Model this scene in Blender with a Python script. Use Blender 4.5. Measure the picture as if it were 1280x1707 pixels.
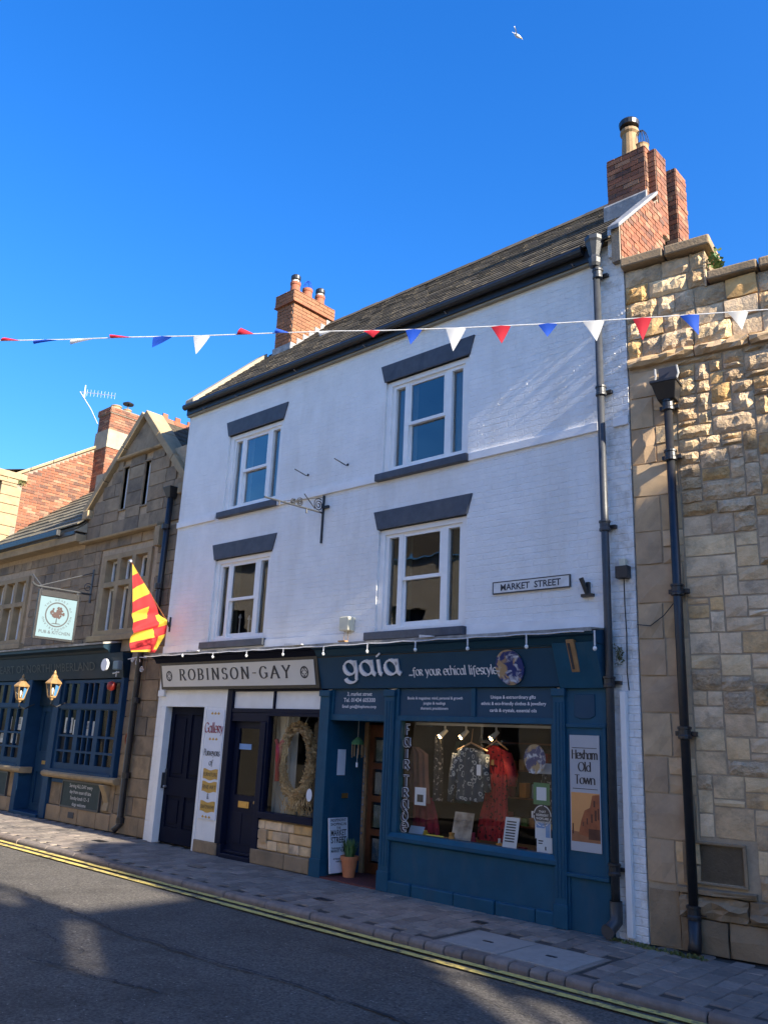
import bpy, bmesh, math, random
from math import sin, cos, tan, pi, radians, atan2, sqrt, hypot
from mathutils import Vector, Matrix
random.seed(11)
for o in list(bpy.data.objects): bpy.data.objects.remove(o)
S = bpy.context.scene
COL = S.collection
# ------------------------------------------------------------------ camera
CAM = Vector((12.42, -8.0, 1.74))
FPX = 1375.69                      # focal length in pixels of the 1280 x 1707 photograph
YAW, PIT, ROL = .74861932, .26802995, .04489337
_f = Vector((-sin(YAW)*cos(PIT), cos(YAW)*cos(PIT), sin(PIT)))
_r = Vector((cos(YAW), sin(YAW), 0)); _u = _r.cross(_f)
R_ = _r*cos(ROL) + _u*sin(ROL); U_ = _u*cos(ROL) - _r*sin(ROL); F_ = _f
cd = bpy.data.cameras.new('camera'); cam = bpy.data.objects.new('camera', cd); COL.objects.link(cam)
cam.matrix_world = Matrix(((R_.x, U_.x, -F_.x, CAM.x), (R_.y, U_.y, -F_.y, CAM.y), (R_.z, U_.z, -F_.z, CAM.z), (0, 0, 0, 1)))
cd.sensor_fit = 'VERTICAL'; cd.sensor_height = 36; cd.lens = FPX/1707*36; cd.clip_end = 3000; cd.clip_start = .05
S.camera = cam
def ray(x, y): return R_*((x-640)/FPX) - U_*((y-853.5)/FPX) + F_
def PY(x, y, Y=0):                 # measured photo point -> point on the plane y = Y
    d = ray(x, y); return CAM + d*((Y-CAM.y)/d.y)
def PX(x, y, X=0):
    d = ray(x, y); return CAM + d*((X-CAM.x)/d.x)
# ------------------------------------------------------------------ sky, sun, exposure
SUN_A, SUN_E = radians(.8), radians(27)      # angle in front of the street facade, elevation
SUNV = Vector((cos(SUN_A)*cos(SUN_E), -sin(SUN_A)*cos(SUN_E), sin(SUN_E)))
w = bpy.data.worlds.new('World'); S.world = w; w.use_nodes = True
nt = w.node_tree; bg = nt.nodes['Background']
sky = nt.nodes.new('ShaderNodeTexSky'); sky.sky_type = 'NISHITA'; sky.sun_disc = False
sky.sun_elevation = SUN_E; sky.sun_rotation = radians(90)+SUN_A
sky.altitude = 50; sky.air_density = 1.6; sky.dust_density = 1.5; sky.ozone_density = 10.0
hs = nt.nodes.new('ShaderNodeHueSaturation'); hs.inputs['Saturation'].default_value = 1.17; hs.inputs['Hue'].default_value = .511
wb = nt.nodes.new('ShaderNodeMix'); wb.data_type = 'RGBA'; wb.blend_type = 'MULTIPLY'; wb.inputs[0].default_value = 1; wb.inputs[7].default_value = (1.0, .99, 1.0, 1)   # the camera's white balance
nt.links.new(sky.outputs[0], hs.inputs['Color']); nt.links.new(hs.outputs[0], wb.inputs[6]); nt.links.new(wb.outputs[2], bg.inputs['Color'])
bg.inputs['Strength'].default_value = .092
sd = bpy.data.lights.new('sun', 'SUN'); sd.energy = 4.3; sd.angle = radians(.55); sd.color = (1, .9, .74)
so = bpy.data.objects.new('sun', sd); COL.objects.link(so); so.rotation_euler = SUNV.to_track_quat('Z', 'Y').to_euler()
S.view_settings.view_transform = 'Standard'; S.view_settings.look = 'None'
S.view_settings.exposure = 1.8; S.view_settings.gamma = 1; S.view_settings.use_curve_mapping = False
S.render.engine = 'CYCLES'
S.cycles.max_bounces = 8; S.cycles.transparent_max_bounces = 16
# ------------------------------------------------------------------ mesh helpers
WO = {}                            # world offset (matrix) of every object used as a parent
class MB:
    def __init__(s): s.v = []; s.f = []; s.t = []; s.mi = []; s.tint = 0.0; s.m = 0
    def add(s, vs, fs):
        b = len(s.v); s.v += [tuple(v) for v in vs]
        for f in fs: s.f.append([b+i for i in f]); s.t.append(s.tint); s.mi.append(s.m)
        return s
    def hexa(s, p):                # 8 points: bottom 0-3, top 4-7
        return s.add(p, [(3, 2, 1, 0), (4, 5, 6, 7), (0, 1, 5, 4), (1, 2, 6, 5), (2, 3, 7, 6), (3, 0, 4, 7)])
    def box(s, x0, x1, y0, y1, z0, z1):
        return s.hexa([(x0, y0, z0), (x1, y0, z0), (x1, y1, z0), (x0, y1, z0), (x0, y0, z1), (x1, y0, z1), (x1, y1, z1), (x0, y1, z1)])
    def prism(s, pts, axis, a, b): # polygon in the other two axes, extruded along axis a..b
        n = len(pts)
        def p3(q, t): return {'x': (t, q[0], q[1]), 'y': (q[0], t, q[1]), 'z': (q[0], q[1], t)}[axis]
        vs = [p3(q, a) for q in pts] + [p3(q, b) for q in pts]
        fs = [tuple(range(n)), tuple(range(2*n-1, n-1, -1))] + [(i, i+n, (i+1) % n+n, (i+1) % n) for i in range(n)]
        return s.add(vs, fs)
    def quad(s, a, b, c, d): return s.add([a, b, c, d], [(0, 1, 2, 3)])
    def tube(s, path, r, n=8, cap=True, rs=None):
        path = [Vector(p) for p in path]; rings = []
        up = None
        for i, p in enumerate(path):
            t = (path[min(i+1, len(path)-1)] - path[max(i-1, 0)])
            t = t.normalized() if t.length > 1e-9 else Vector((0, 0, 1))
            if up is None:
                up = Vector((0, 0, 1)) if abs(t.z) < .9 else Vector((0, 1, 0))
            a = t.cross(up)
            if a.length < 1e-4: a = t.cross(Vector((1, 0, 0)))
            a.normalize(); b = a.cross(t).normalized(); up = b
            rr = rs[i] if rs else r
            rings.append([p + (a*cos(2*pi*k/n) + b*sin(2*pi*k/n))*rr for k in range(n)])
        vs = [v for rg in rings for v in rg]; fs = []
        for i in range(len(rings)-1):
            for k in range(n): fs.append((i*n+k, i*n+(k+1) % n, (i+1)*n+(k+1) % n, (i+1)*n+k))
        if cap: fs += [tuple(range(n-1, -1, -1)), tuple(range((len(rings)-1)*n, len(rings)*n))]
        return s.add(vs, fs)
    def lathe(s, prof, c=(0, 0, 0), n=16, ax='z', sq=1.0):
        vs = []; fs = []
        for (r, h) in prof:
            for k in range(n):
                a = 2*pi*k/n + (pi/4 if n == 4 else 0); x, y = r*cos(a), r*sin(a)*sq
                q = (x, y, h) if ax == 'z' else ((x, h, y) if ax == 'y' else (h, x, y))
                vs.append((c[0]+q[0], c[1]+q[1], c[2]+q[2]))
        m = len(prof)
        for i in range(m-1):
            for k in range(n): fs.append((i*n+k, i*n+(k+1) % n, (i+1)*n+(k+1) % n, (i+1)*n+k))
        fs += [tuple(range(n-1, -1, -1)), tuple(range((m-1)*n, m*n))]
        return s.add(vs, fs)
    def openbox(s, x0, x1, y0, y1, z0, z1):      # a room: no front face
        s.quad((x0, y1, z0), (x1, y1, z0), (x1, y1, z1), (x0, y1, z1))
        s.quad((x0, y0, z0), (x0, y1, z0), (x0, y1, z1), (x0, y0, z1))
        s.quad((x1, y0, z0), (x1, y1, z0), (x1, y1, z1), (x1, y0, z1))
        s.quad((x0, y0, z0), (x1, y0, z0), (x1, y1, z0), (x0, y1, z0))
        return s.quad((x0, y0, z1), (x1, y0, z1), (x1, y1, z1), (x0, y1, z1))
    def holes(s, x0, x1, z0, z1, y0, y1, hs):    # a wall slab with rectangular openings
        xs = sorted({x0, x1, *[min(max(v, x0), x1) for h in hs for v in h[:2]]}); zs = sorted({z0, z1, *[min(max(v, z0), z1) for h in hs for v in h[2:]]})
        def solid(i, j):
            if i < 0 or j < 0 or i >= len(xs)-1 or j >= len(zs)-1: return False
            cx, cz = (xs[i]+xs[i+1])/2, (zs[j]+zs[j+1])/2
            return not any(h[0] < cx < h[1] and h[2] < cz < h[3] for h in hs)
        for i in range(len(xs)-1):
            for j in range(len(zs)-1):
                if not solid(i, j): continue
                a, b, c, d = xs[i], xs[i+1], zs[j], zs[j+1]
                s.quad((a, y0, c), (b, y0, c), (b, y0, d), (a, y0, d)); s.quad((b, y1, c), (a, y1, c), (a, y1, d), (b, y1, d))
                if not solid(i-1, j): s.quad((a, y1, c), (a, y0, c), (a, y0, d), (a, y1, d))
                if not solid(i+1, j): s.quad((b, y0, c), (b, y1, c), (b, y1, d), (b, y0, d))
                if not solid(i, j-1): s.quad((a, y1, c), (b, y1, c), (b, y0, c), (a, y0, c))
                if not solid(i, j+1): s.quad((a, y0, d), (b, y0, d), (b, y1, d), (a, y1, d))
        return s
    def build(s, name, mat, parent=None, smooth=False, bevel=0, world=True, loc=None, seg=2, kind=None):
        me = bpy.data.meshes.new(name)
        vs = s.v
        L = None
        if parent is not None and world:
            inv = WO[parent].inverted(); vs = [inv @ Vector(v) for v in vs]
        elif loc is not None:
            L = Vector(loc); vs = [Vector(v)-L for v in vs]
        me.from_pydata([tuple(v) for v in vs], [], s.f)
        mats = mat if isinstance(mat, (list, tuple)) else [mat]
        for m in mats: me.materials.append(M[m] if isinstance(m, str) else m)
        if len(mats) > 1: me.polygons.foreach_set('material_index', s.mi)
        if any(s.t):
            at = me.attributes.new('tint', 'FLOAT', 'FACE'); at.data.foreach_set('value', s.t)
        if smooth: me.polygons.foreach_set('use_smooth', [True]*len(me.polygons))
        me.update()
        o = bpy.data.objects.new(name, me); COL.objects.link(o)
        if L is not None: o.location = L
        if parent is not None: o.parent = parent; WO[o] = WO[parent]
        else: WO[o] = Matrix.Translation(L) if L is not None else Matrix.Identity(4)
        if bevel:
            bv = o.modifiers.new('bevel', 'BEVEL'); bv.width = bevel; bv.segments = seg; bv.limit_method = 'ANGLE'; bv.angle_limit = radians(35)
        if smooth == 'auto' or (smooth and bevel):
            pass
        if kind: o['kind'] = kind
        return o
def tag(o, label, cat, group=None):
    o['label'] = label; o['category'] = cat
    if group: o['group'] = group
    return o
def thing(name, label, cat, loc=(0, 0, 0), rz=0, group=None):
    o = bpy.data.objects.new(name, None); COL.objects.link(o); o.location = loc; o.rotation_euler = (0, 0, rz); o.empty_display_size = .1
    WO[o] = Matrix.Translation(Vector(loc)) @ Matrix.Rotation(rz, 4, 'Z')
    return tag(o, label, cat, group)
def piece(name, mesh, loc, parent, rot=None, scale=None):   # copy of a shared mesh as a part; loc in world
    o = bpy.data.objects.new(name, mesh); COL.objects.link(o)
    o.parent = parent; o.location = WO[parent].inverted() @ Vector(loc); WO[o] = WO[parent]
    if rot: o.rotation_euler = rot
    if scale: o.scale = scale
    return o
def struct(name, mb, mat, **k):
    o = mb.build(name, mat, **k); o['kind'] = 'structure'; return o
# ------------------------------------------------------------------ lettering: a broad-nib pen on letter skeletons
def Ln(*p): return list(p)
def El(cx, cy, rx, ry, a0=0, a1=360, n=18): return [(cx+rx*cos(radians(a0+(a1-a0)*i/n)), cy+ry*sin(radians(a0+(a1-a0)*i/n))) for i in range(n+1)]
GL = {
 ' ': (.3, []), '-': (.36, [Ln((.04, .34), (.32, .34))]), '.': (.16, [El(.08, .04, .03, .03)]), '&': (.5, [Ln((.45, 0), (.1, .5), (.14, .66), (.28, .68), (.32, .54), (.06, .24), (.08, .06), (.26, 0), (.42, .2))]),
 'a': (.52, [El(.22, .24, .2, .24), Ln((.42, .5), (.42, .08), (.5, 0))]),
 'b': (.5, [Ln((.06, .75), (.06, 0)), El(.24, .24, .2, .24)]),
 'c': (.44, [El(.24, .25, .22, .25, 45, 315)]),
 'd': (.54, [El(.24, .24, .22, .24), Ln((.46, .24), (.45, .42), (.36, .56), (.22, .66), (.04, .72))]),
 'D': (.52, [El(.24, .24, .2, .24), Ln((.44, .75), (.44, 0))]),
 'e': (.48, [El(.24, .25, .22, .25, 0, 310), Ln((.03, .25), (.46, .25))]),
 'f': (.36, [Ln((.14, -.16), (.14, .5)), El(.3, .5, .16, .16, 50, 180), Ln((.0, .42), (.32, .42))]),
 'g': (.52, [El(.22, .26, .2, .23), Ln((.42, .5), (.44, .1), (.4, -.14)), El(.22, -.1, .2, .16, -10, -170)]),
 'h': (.5, [Ln((.06, .75), (.06, 0)), El(.25, .3, .19, .2, 0, 180), Ln((.44, .3), (.44, 0))]),
 'i': (.2, [Ln((.08, .5), (.08, .06), (.14, 0)), Ln((.04, .62), (.16, .72))]),
 'I2': (.2, [Ln((.08, .5), (.08, 0))]),
 'l': (.2, [Ln((.08, .75), (.08, .06), (.14, 0))]),
 'm': (.76, [Ln((.06, .5), (.06, 0)), El(.22, .3, .16, .2, 0, 180), Ln((.38, .3), (.38, 0)), El(.54, .3, .16, .2, 0, 180), Ln((.7, .3), (.7, 0))]),
 'n': (.5, [Ln((.06, .5), (.06, 0)), El(.25, .3, .19, .2, 0, 180), Ln((.44, .3), (.44, 0))]),
 'o': (.5, [El(.25, .25, .22, .25)]),
 'p': (.5, [Ln((.06, .5), (.06, -.24)), El(.25, .25, .19, .25)]),
 'r': (.46, [Ln((.06, .5), (.06, 0)), El(.16, .38, .2, .12, 120, -90), Ln((.16, .26), (.42, 0))]),
 's': (.38, [El(.2, .37, .15, .13, 30, 270, 12), El(.2, .12, .16, .12, 90, -150, 12)]),
 't': (.36, [El(.24, .2, .18, .2, 180, 300), Ln((.06, .48), (.06, .2)), Ln((.0, .48), (.32, .48))]),
 'u': (.5, [Ln((.06, .5), (.06, .2)), El(.24, .2, .18, .2, 180, 360), Ln((.42, .5), (.42, .06), (.48, 0))]),
 'w': (.7, [Ln((.02, .5), (.18, .02), (.34, .5), (.5, .02), (.66, .5))]),
 'x': (.48, [Ln((.03, .5), (.43, 0)), Ln((.42, .5), (.03, 0))]),
 'y': (.48, [Ln((.04, .5), (.24, .06)), Ln((.44, .5), (.2, -.06), (.06, -.22))]),
 'v': (.48, [Ln((.03, .5), (.23, .02), (.43, .5))]),
 'k': (.48, [Ln((.06, .75), (.06, 0)), Ln((.4, .5), (.08, .24), (.42, 0))]),
 'A': (.68, [Ln((.02, 0), (.34, .72), (.66, 0)), Ln((.14, .26), (.54, .26))]),
 'B': (.54, [Ln((.08, 0), (.08, .72)), El(.24, .54, .22, .18, 90, -90), El(.24, .18, .26, .18, 90, -90), Ln((.08, .72), (.24, .72)), Ln((.08, .36), (.24, .36)), Ln((.08, 0), (.24, 0))]),
 'F': (.46, [Ln((.1, 0), (.1, .72)), Ln((.04, .72), (.44, .72)), Ln((.1, .38), (.36, .38))]),
 'G': (.66, [El(.34, .36, .31, .36, 40, 330), Ln((.6, .32), (.6, .08)), Ln((.44, .32), (.66, .32))]),
 'H': (.68, [Ln((.1, 0), (.1, .72)), Ln((.58, 0), (.58, .72)), Ln((.1, .38), (.58, .38))]),
 'I': (.26, [Ln((.13, 0), (.13, .72))]),
 'N': (.7, [Ln((.1, 0), (.1, .72)), Ln((.1, .72), (.6, 0)), Ln((.6, 0), (.6, .72))]),
 'O': (.7, [El(.35, .36, .32, .36)]),
 'R': (.62, [Ln((.08, 0), (.08, .72)), El(.26, .54, .22, .18, 90, -90), Ln((.08, .72), (.26, .72)), Ln((.08, .36), (.26, .36)), Ln((.28, .36), (.58, 0))]),
 'S': (.5, [El(.25, .53, .2, .18, 25, 270, 14), El(.25, .18, .21, .18, 90, -155, 14)]),
 'T': (.58, [Ln((.29, 0), (.29, .72)), Ln((.03, .72), (.55, .72))]),
 'Y': (.64, [Ln((.32, 0), (.32, .34)), Ln((.32, .34), (.04, .72)), Ln((.32, .34), (.6, .72))]),
}
SERIF = {'R': [(.08, 0), (.08, .72), (.58, 0)], 'B': [(.06, 0), (.06, .72)], 'I': [(.13, 0), (.13, .72)], 'N': [(.1, 0), (.08, .72), (.6, .72)], 'A': [(.02, 0), (.66, 0)], 'Y': [(.32, 0), (.04, .72), (.6, .72)],
         'H': [(.1, 0), (.1, .72), (.58, 0), (.58, .72)], 'T': [(.29, 0)], 'h': [(.06, 0), (.05, .75), (.44, 0)], 'm': [(.06, 0), (.38, 0), (.7, 0)], 'n': [(.06, 0), (.44, 0)], 'l': [(.08, 0), (.05, .75)], 'D': [(.44, 0), (.4, .75)], 'x': [(.03, .5), (.42, .5), (.03, 0), (.43, 0)], 'w': [(.02, .5), (.34, .5), (.66, .5)], 'i': []}
def text_len(s, track=0): return sum(GL[c][0]+track for c in s)-track
def pen(mb, s, O, U, W, N, h, nibw=.11, ang=25, thin=.03, serif=0, track=0, center=False, depth=.004, sx=1.0, lift=.002):
    """write s: h = size of the em, O = baseline start (or centre), U/W/N = right, up, towards viewer"""
    O = Vector(O); U = Vector(U).normalized(); W = Vector(W).normalized(); N = Vector(N).normalized()
    x = -text_len(s, track)/2*sx if center else 0
    nb = (cos(radians(ang))*nibw/2, sin(radians(ang))*nibw/2); k = 0
    def put(q4):
        nonlocal k
        d = lift + (k % 17)*.00012; k += 1
        b = [O + U*(p[0]*h) + W*(p[1]*h) + N*d for p in q4]
        t = [p + N*depth for p in b]
        mb.add(b+t, [(4, 5, 6, 7), (0, 1, 5, 4), (1, 2, 6, 5), (2, 3, 7, 6), (3, 0, 4, 7)])
    for c in s:
        adv, st = GL[c]
        for pl in st:
            for i in range(len(pl)-1):
                p = (x+pl[i][0]*sx, pl[i][1]); q = (x+pl[i+1][0]*sx, pl[i+1][1])
                dx, dy = q[0]-p[0], q[1]-p[1]; L = hypot(dx, dy) or 1e-6
                wd = max(thin, abs(dx*nb[1]*2-dy*nb[0]*2)/L)/2
                nx, ny = -dy/L*wd, dx/L*wd; e = .012
                ex, ey = dx/L*e, dy/L*e
                put([(p[0]-nx-ex, p[1]-ny-ey), (q[0]-nx+ex, q[1]-ny+ey), (q[0]+nx+ex, q[1]+ny+ey), (p[0]+nx-ex, p[1]+ny-ey)])
        if serif:
            for (sx_, sy_) in SERIF.get(c, []):
                a = x+sx_*sx
                put([(a-serif, sy_-thin*.5), (a+serif, sy_-thin*.5), (a+serif, sy_+thin*.5), (a-serif, sy_+thin*.5)])
        x += (adv+track)*sx
    return mb
def sans(mb, s, O, U, W, N, h, center=True, sx=1.0, lift=.002, bold=0.0, maxw=None):
    """plain printed lettering (flat) with the built-in font"""
    cu = bpy.data.curves.new('txt', 'FONT'); cu.body = s; cu.size = 1; cu.resolution_u = 2; cu.offset = bold
    ob = bpy.data.objects.new('txt', cu); COL.objects.link(ob)
    dg = bpy.context.evaluated_depsgraph_get(); me = bpy.data.meshes.new_from_object(ob.evaluated_get(dg))
    O = Vector(O); U = Vector(U).normalized(); W = Vector(W).normalized(); N = Vector(N).normalized()
    if len(me.vertices):
        xs = [v.co.x for v in me.vertices]; wd = max(xs)-min(xs); off = -(max(xs)+min(xs))/2 if center else -min(xs)
        h = h/.73
        if maxw and wd*h*sx > maxw: sx = maxw/(wd*h)
        mb.add([O + U*((v.co.x+off)*h*sx) + W*(v.co.y*h) + N*lift for v in me.vertices], [tuple(p.vertices) for p in me.polygons])
    bpy.data.objects.remove(ob); bpy.data.curves.remove(cu); bpy.data.meshes.remove(me)
    return mb
X_, Y_, Z_ = Vector((1, 0, 0)), Vector((0, 1, 0)), Vector((0, 0, 1))
# ------------------------------------------------------------------ materials (all procedural)
M = {}
def mat(name, col, rough=.6, var=.12, ns=6, bump=0., bs=60, metal=0, spec=.5, tint=None, dirt=None, dirt_s=1.3, dirt_a=.5, brick=None, emit=None, detail=6, vec='Object', streak=0, bdist=.01, cell=0, coat=0, trans=None, dl=(.48, .72), speck=None):
    """tint: list of colours picked per object / per face; dirt: colour laid over by large noise; brick: (w,h) relief of brick courses"""
    m = bpy.data.materials.new(name); m.use_nodes = True; t = m.node_tree; n = t.nodes; l = t.links
    b = n['Principled BSDF']; b.inputs['Roughness'].default_value = rough; b.inputs['Metallic'].default_value = metal; b.inputs['Specular IOR Level'].default_value = spec
    if coat: b.inputs['Coat Weight'].default_value = coat; b.inputs['Coat Roughness'].default_value = .15
    tc = n.new('ShaderNodeTexCoord'); V = tc.outputs[vec]
    oi = n.new('ShaderNodeObjectInfo')
    def math_(op, a, c=None):
        k = n.new('ShaderNodeMath'); k.operation = op
        for i, q in enumerate((a, c)):
            if q is None: continue
            if isinstance(q, (int, float)): k.inputs[i].default_value = q
            else: l.new(q, k.inputs[i])
        return k.outputs[0]
    def noise(sc, det=detail, ro=.6, v=None, w=True):
        k = n.new('ShaderNodeTexNoise'); k.noise_dimensions = '4D'; k.inputs['Scale'].default_value = sc; k.inputs['Detail'].default_value = det; k.inputs['Roughness'].default_value = ro
        l.new(v or V, k.inputs['Vector'])
        if w: l.new(math_('MULTIPLY', oi.outputs['Random'], 37.), k.inputs['W'])
        return k.outputs['Fac']
    def mix(fac, a, c, mode='MIX'):
        k = n.new('ShaderNodeMix'); k.data_type = 'RGBA'; k.blend_type = mode
        if isinstance(fac, (int, float)): k.inputs[0].default_value = fac
        else: l.new(fac, k.inputs[0])
        for i, q in ((6, a), (7, c)):
            if isinstance(q, (tuple, list)): k.inputs[i].default_value = (*q[:3], 1)
            else: l.new(q, k.inputs[i])
        return k.outputs[2]
    def rng(f, a, c, lo=0, hi=1):
        k = n.new('ShaderNodeMapRange'); l.new(f, k.inputs[0]); k.inputs[1].default_value = a; k.inputs[2].default_value = c; k.inputs[3].default_value = lo; k.inputs[4].default_value = hi
        return k.outputs[0]
    base = col
    if tint:
        at = n.new('ShaderNodeAttribute'); at.attribute_name = 'tint'
        rnd = math_('FRACT', math_('ADD', at.outputs['Fac'], oi.outputs['Random']))
        r = n.new('ShaderNodeValToRGB'); r.color_ramp.interpolation = 'LINEAR' if len(tint) > 2 else 'LINEAR'
        e = r.color_ramp.elements
        while len(e) < len(tint): e.new(.5)
        for i, c in enumerate(tint): e[i].position = i/(len(tint)-1); e[i].color = (*c, 1)
        l.new(rnd, r.inputs[0]); base = r.outputs[0]
    if var:
        f = rng(noise(ns), .3, .7, 1-var, 1+var); vm = n.new('ShaderNodeVectorMath'); vm.operation = 'SCALE'
        if isinstance(base, (tuple, list)): vm.inputs[0].default_value = base[:3]
        else: l.new(base, vm.inputs[0])
        l.new(f, vm.inputs['Scale']); base = vm.outputs[0]
    if dirt:
        if streak:
            mp = n.new('ShaderNodeMapping'); mp.inputs['Scale'].default_value = (1, 1, 1/streak); l.new(V, mp.inputs[0]); vv = mp.outputs[0]
        else: vv = V
        base = mix(math_('MULTIPLY', rng(noise(dirt_s, 8, .65, vv), *dl), dirt_a), base, dirt)
    if speck: base = mix(rng(noise(speck[1], 3, .5), speck[2], speck[3]), base, speck[0])
    if isinstance(base, (tuple, list)): b.inputs['Base Color'].default_value = (*base[:3], 1)
    else: l.new(base, b.inputs['Base Color'])
    h = None
    if bump:
        h = noise(bs, 8, .62); h = math_('MULTIPLY', h, bump)
    if brick:
        sp = n.new('ShaderNodeSeparateXYZ'); l.new(V, sp.inputs[0]); cb = n.new('ShaderNodeCombineXYZ')
        wob = noise(9, 3)
        l.new(math_('ADD', sp.outputs[0], sp.outputs[1]), cb.inputs[0]); l.new(math_('ADD', sp.outputs[2], math_('MULTIPLY', wob, .035)), cb.inputs[1])
        bt = n.new('ShaderNodeTexBrick'); bt.inputs['Scale'].default_value = 1; bt.inputs['Brick Width'].default_value = brick[0]; bt.inputs['Row Height'].default_value = brick[1]
        bt.inputs['Mortar Size'].default_value = .009; bt.inputs['Mortar Smooth'].default_value = .9
        l.new(cb.outputs[0], bt.inputs['Vector'])
        hb = math_('MULTIPLY', math_('SUBTRACT', 1., bt.outputs['Fac']), brick[2])
        h = math_('ADD', h, hb) if h is not None else hb
    if h is not None:
        bp = n.new('ShaderNodeBump'); bp.inputs['Distance'].default_value = bdist; bp.inputs['Strength'].default_value = 1; l.new(h, bp.inputs['Height']); l.new(bp.outputs[0], b.inputs['Normal'])
    if emit: b.inputs['Emission Color'].default_value = (*emit[:3], 1); b.inputs['Emission Strength'].default_value = emit[3]
    if trans:
        tr = n.new('ShaderNodeBsdfTranslucent')
        if isinstance(base, (tuple, list)): tr.inputs[0].default_value = (*base[:3], 1)
        else: l.new(base, tr.inputs[0])
        mx = n.new('ShaderNodeMixShader'); mx.inputs[0].default_value = trans; l.new(b.outputs[0], mx.inputs[1]); l.new(tr.outputs[0], mx.inputs[2]); l.new(mx.outputs[0], n['Material Output'].inputs[0])
    M[name] = m; return m
def glass(name, tint=(.92, .95, .95), refl=1.0, wav=.0):
    m = bpy.data.materials.new(name); m.use_nodes = True; t = m.node_tree; n = t.nodes; l = t.links; n.remove(n['Principled BSDF'])
    tr = n.new('ShaderNodeBsdfTransparent'); tr.inputs[0].default_value = (*tint, 1)
    gl = n.new('ShaderNodeBsdfGlossy'); gl.inputs['Roughness'].default_value = .015
    fr = n.new('ShaderNodeFresnel'); fr.inputs[0].default_value = 1.5
    mu = n.new('ShaderNodeMath'); mu.operation = 'MULTIPLY_ADD'; mu.inputs[1].default_value = 1.7*refl; mu.inputs[2].default_value = .02 if refl > .5 else .004; mu.use_clamp = True; l.new(fr.outputs[0], mu.inputs[0])
    if wav:
        tc = n.new('ShaderNodeTexCoord'); no = n.new('ShaderNodeTexNoise'); no.inputs['Scale'].default_value = 2.5; no.inputs['Detail'].default_value = 1; l.new(tc.outputs['Object'], no.inputs[0])
        bp = n.new('ShaderNodeBump'); bp.inputs['Distance'].default_value = wav; l.new(no.outputs[0], bp.inputs['Height']); l.new(bp.outputs[0], gl.inputs['Normal'])
    mx = n.new('ShaderNodeMixShader'); l.new(mu.outputs[0], mx.inputs[0]); l.new(tr.outputs[0], mx.inputs[1]); l.new(gl.outputs[0], mx.inputs[2]); l.new(mx.outputs[0], n['Material Output'].inputs[0])
    M[name] = m; return m
glass('glass', refl=2.0, wav=.006); glass('glass_dim', refl=.95, wav=.004); glass('shop_glass', refl=.3, wav=.003); glass('lamp_glass', (.95, .95, .9), .7)
mat('emblem_brown', (.045, .022, .02), .6, .1, 9)
# setting
mat('asphalt', (.115, .105, .092), .92, .6, 42, 1.0, 75, dirt=(.05, .046, .04), dirt_s=1.1, dirt_a=.8, bdist=.014, spec=.25, speck=((.3, .28, .25), 48, .64, .72))
mat('yellow_paint', (.62, .48, .13), .75, .22, 25, .5, 200, dirt=(.1, .09, .075), dirt_s=7, dirt_a=.85, bdist=.003, dl=(.52, .62))
mat('paver', (.2, .19, .185), .85, .18, 18, .7, 160, tint=[(.15, .128, .108), (.21, .178, .15), (.26, .22, .18), (.19, .155, .13), (.29, .24, .2)], dirt=(.08, .075, .07), dirt_s=2.2, dirt_a=.55, bdist=.003)
mat('joint', (.05, .047, .043), .95, .3, 20, .6, 90, bdist=.004)
mat('kerbstone', (.27, .23, .21), .85, .2, 14, .8, 120, tint=[(.15, .12, .1), (.21, .168, .142), (.18, .155, .135), (.23, .19, .165)], dirt=(.09, .08, .07), dirt_s=4, dirt_a=.7, bdist=.004)
mat('concrete', (.3, .28, .25), .85, .12, 12, .5, 150, dirt=(.17, .165, .15), dirt_s=3, dirt_a=.6, bdist=.003)
# white building
mat('white_brick', (.82, .81, .78), .6, .06, 3, .8, 34, dirt=(.55, .5, .42), dirt_s=1.6, dirt_a=.27, streak=5, brick=(.235, .078, .22), bdist=.016, dl=(.5, .66))
mat('white_flake', (.81, .8, .77), .7, .1, 9, .8, 30, dirt=(.42, .36, .28), dirt_s=6, dirt_a=.75, brick=(.235, .078, .3), bdist=.016)
mat('white_paint', (.84, .83, .8), .45, .05, 5, .1, 60, dirt=(.6, .57, .5), dirt_s=3, dirt_a=.25)
mat('white_stucco', (.82, .81, .79), .6, .06, 4, .3, 40, dirt=(.5, .46, .4), dirt_s=1.6, dirt_a=.3)
mat('charcoal_paint', (.075, .085, .105), .5, .2, 8, .25, 70, dirt=(.12, .12, .125), dirt_s=5, dirt_a=.5, streak=5, spec=.18)
mat('slate', (.11, .105, .1), .95, .25, 10, .6, 50, spec=.15, tint=[(.055, .047, .036), (.08, .067, .05), (.1, .085, .062), (.065, .056, .045), (.088, .074, .056)], dirt=(.16, .13, .075), dirt_s=5, dirt_a=.5)
mat('stone_slate', (.2, .18, .13), .9, .2, 10, .7, 45, tint=[(.1, .088, .06), (.14, .12, .08), (.17, .145, .095), (.12, .105, .075)], dirt=(.12, .13, .07), dirt_s=4, dirt_a=.5)
mat('black_iron', (.016, .017, .02), .38, .15, 20, .2, 80, dirt=(.05, .04, .033), dirt_s=8, dirt_a=.4)
mat('grey_iron', (.045, .048, .053), .42, .15, 20, .2, 80, dirt=(.03, .03, .03), dirt_s=8, dirt_a=.5)
mat('lead', (.22, .225, .23), .6, .2, 10, .4, 40, dirt=(.5, .5, .48), dirt_s=5, dirt_a=.6)
mat('mortar', (.24, .2, .155), .95, .2, 14, .8, 60)
mat('brick_new', (.42, .18, .09), .85, .12, 20, .4, 90, tint=[(.2, .085, .042), (.25, .11, .052), (.22, .095, .046), (.27, .125, .062)], bdist=.004)
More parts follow.
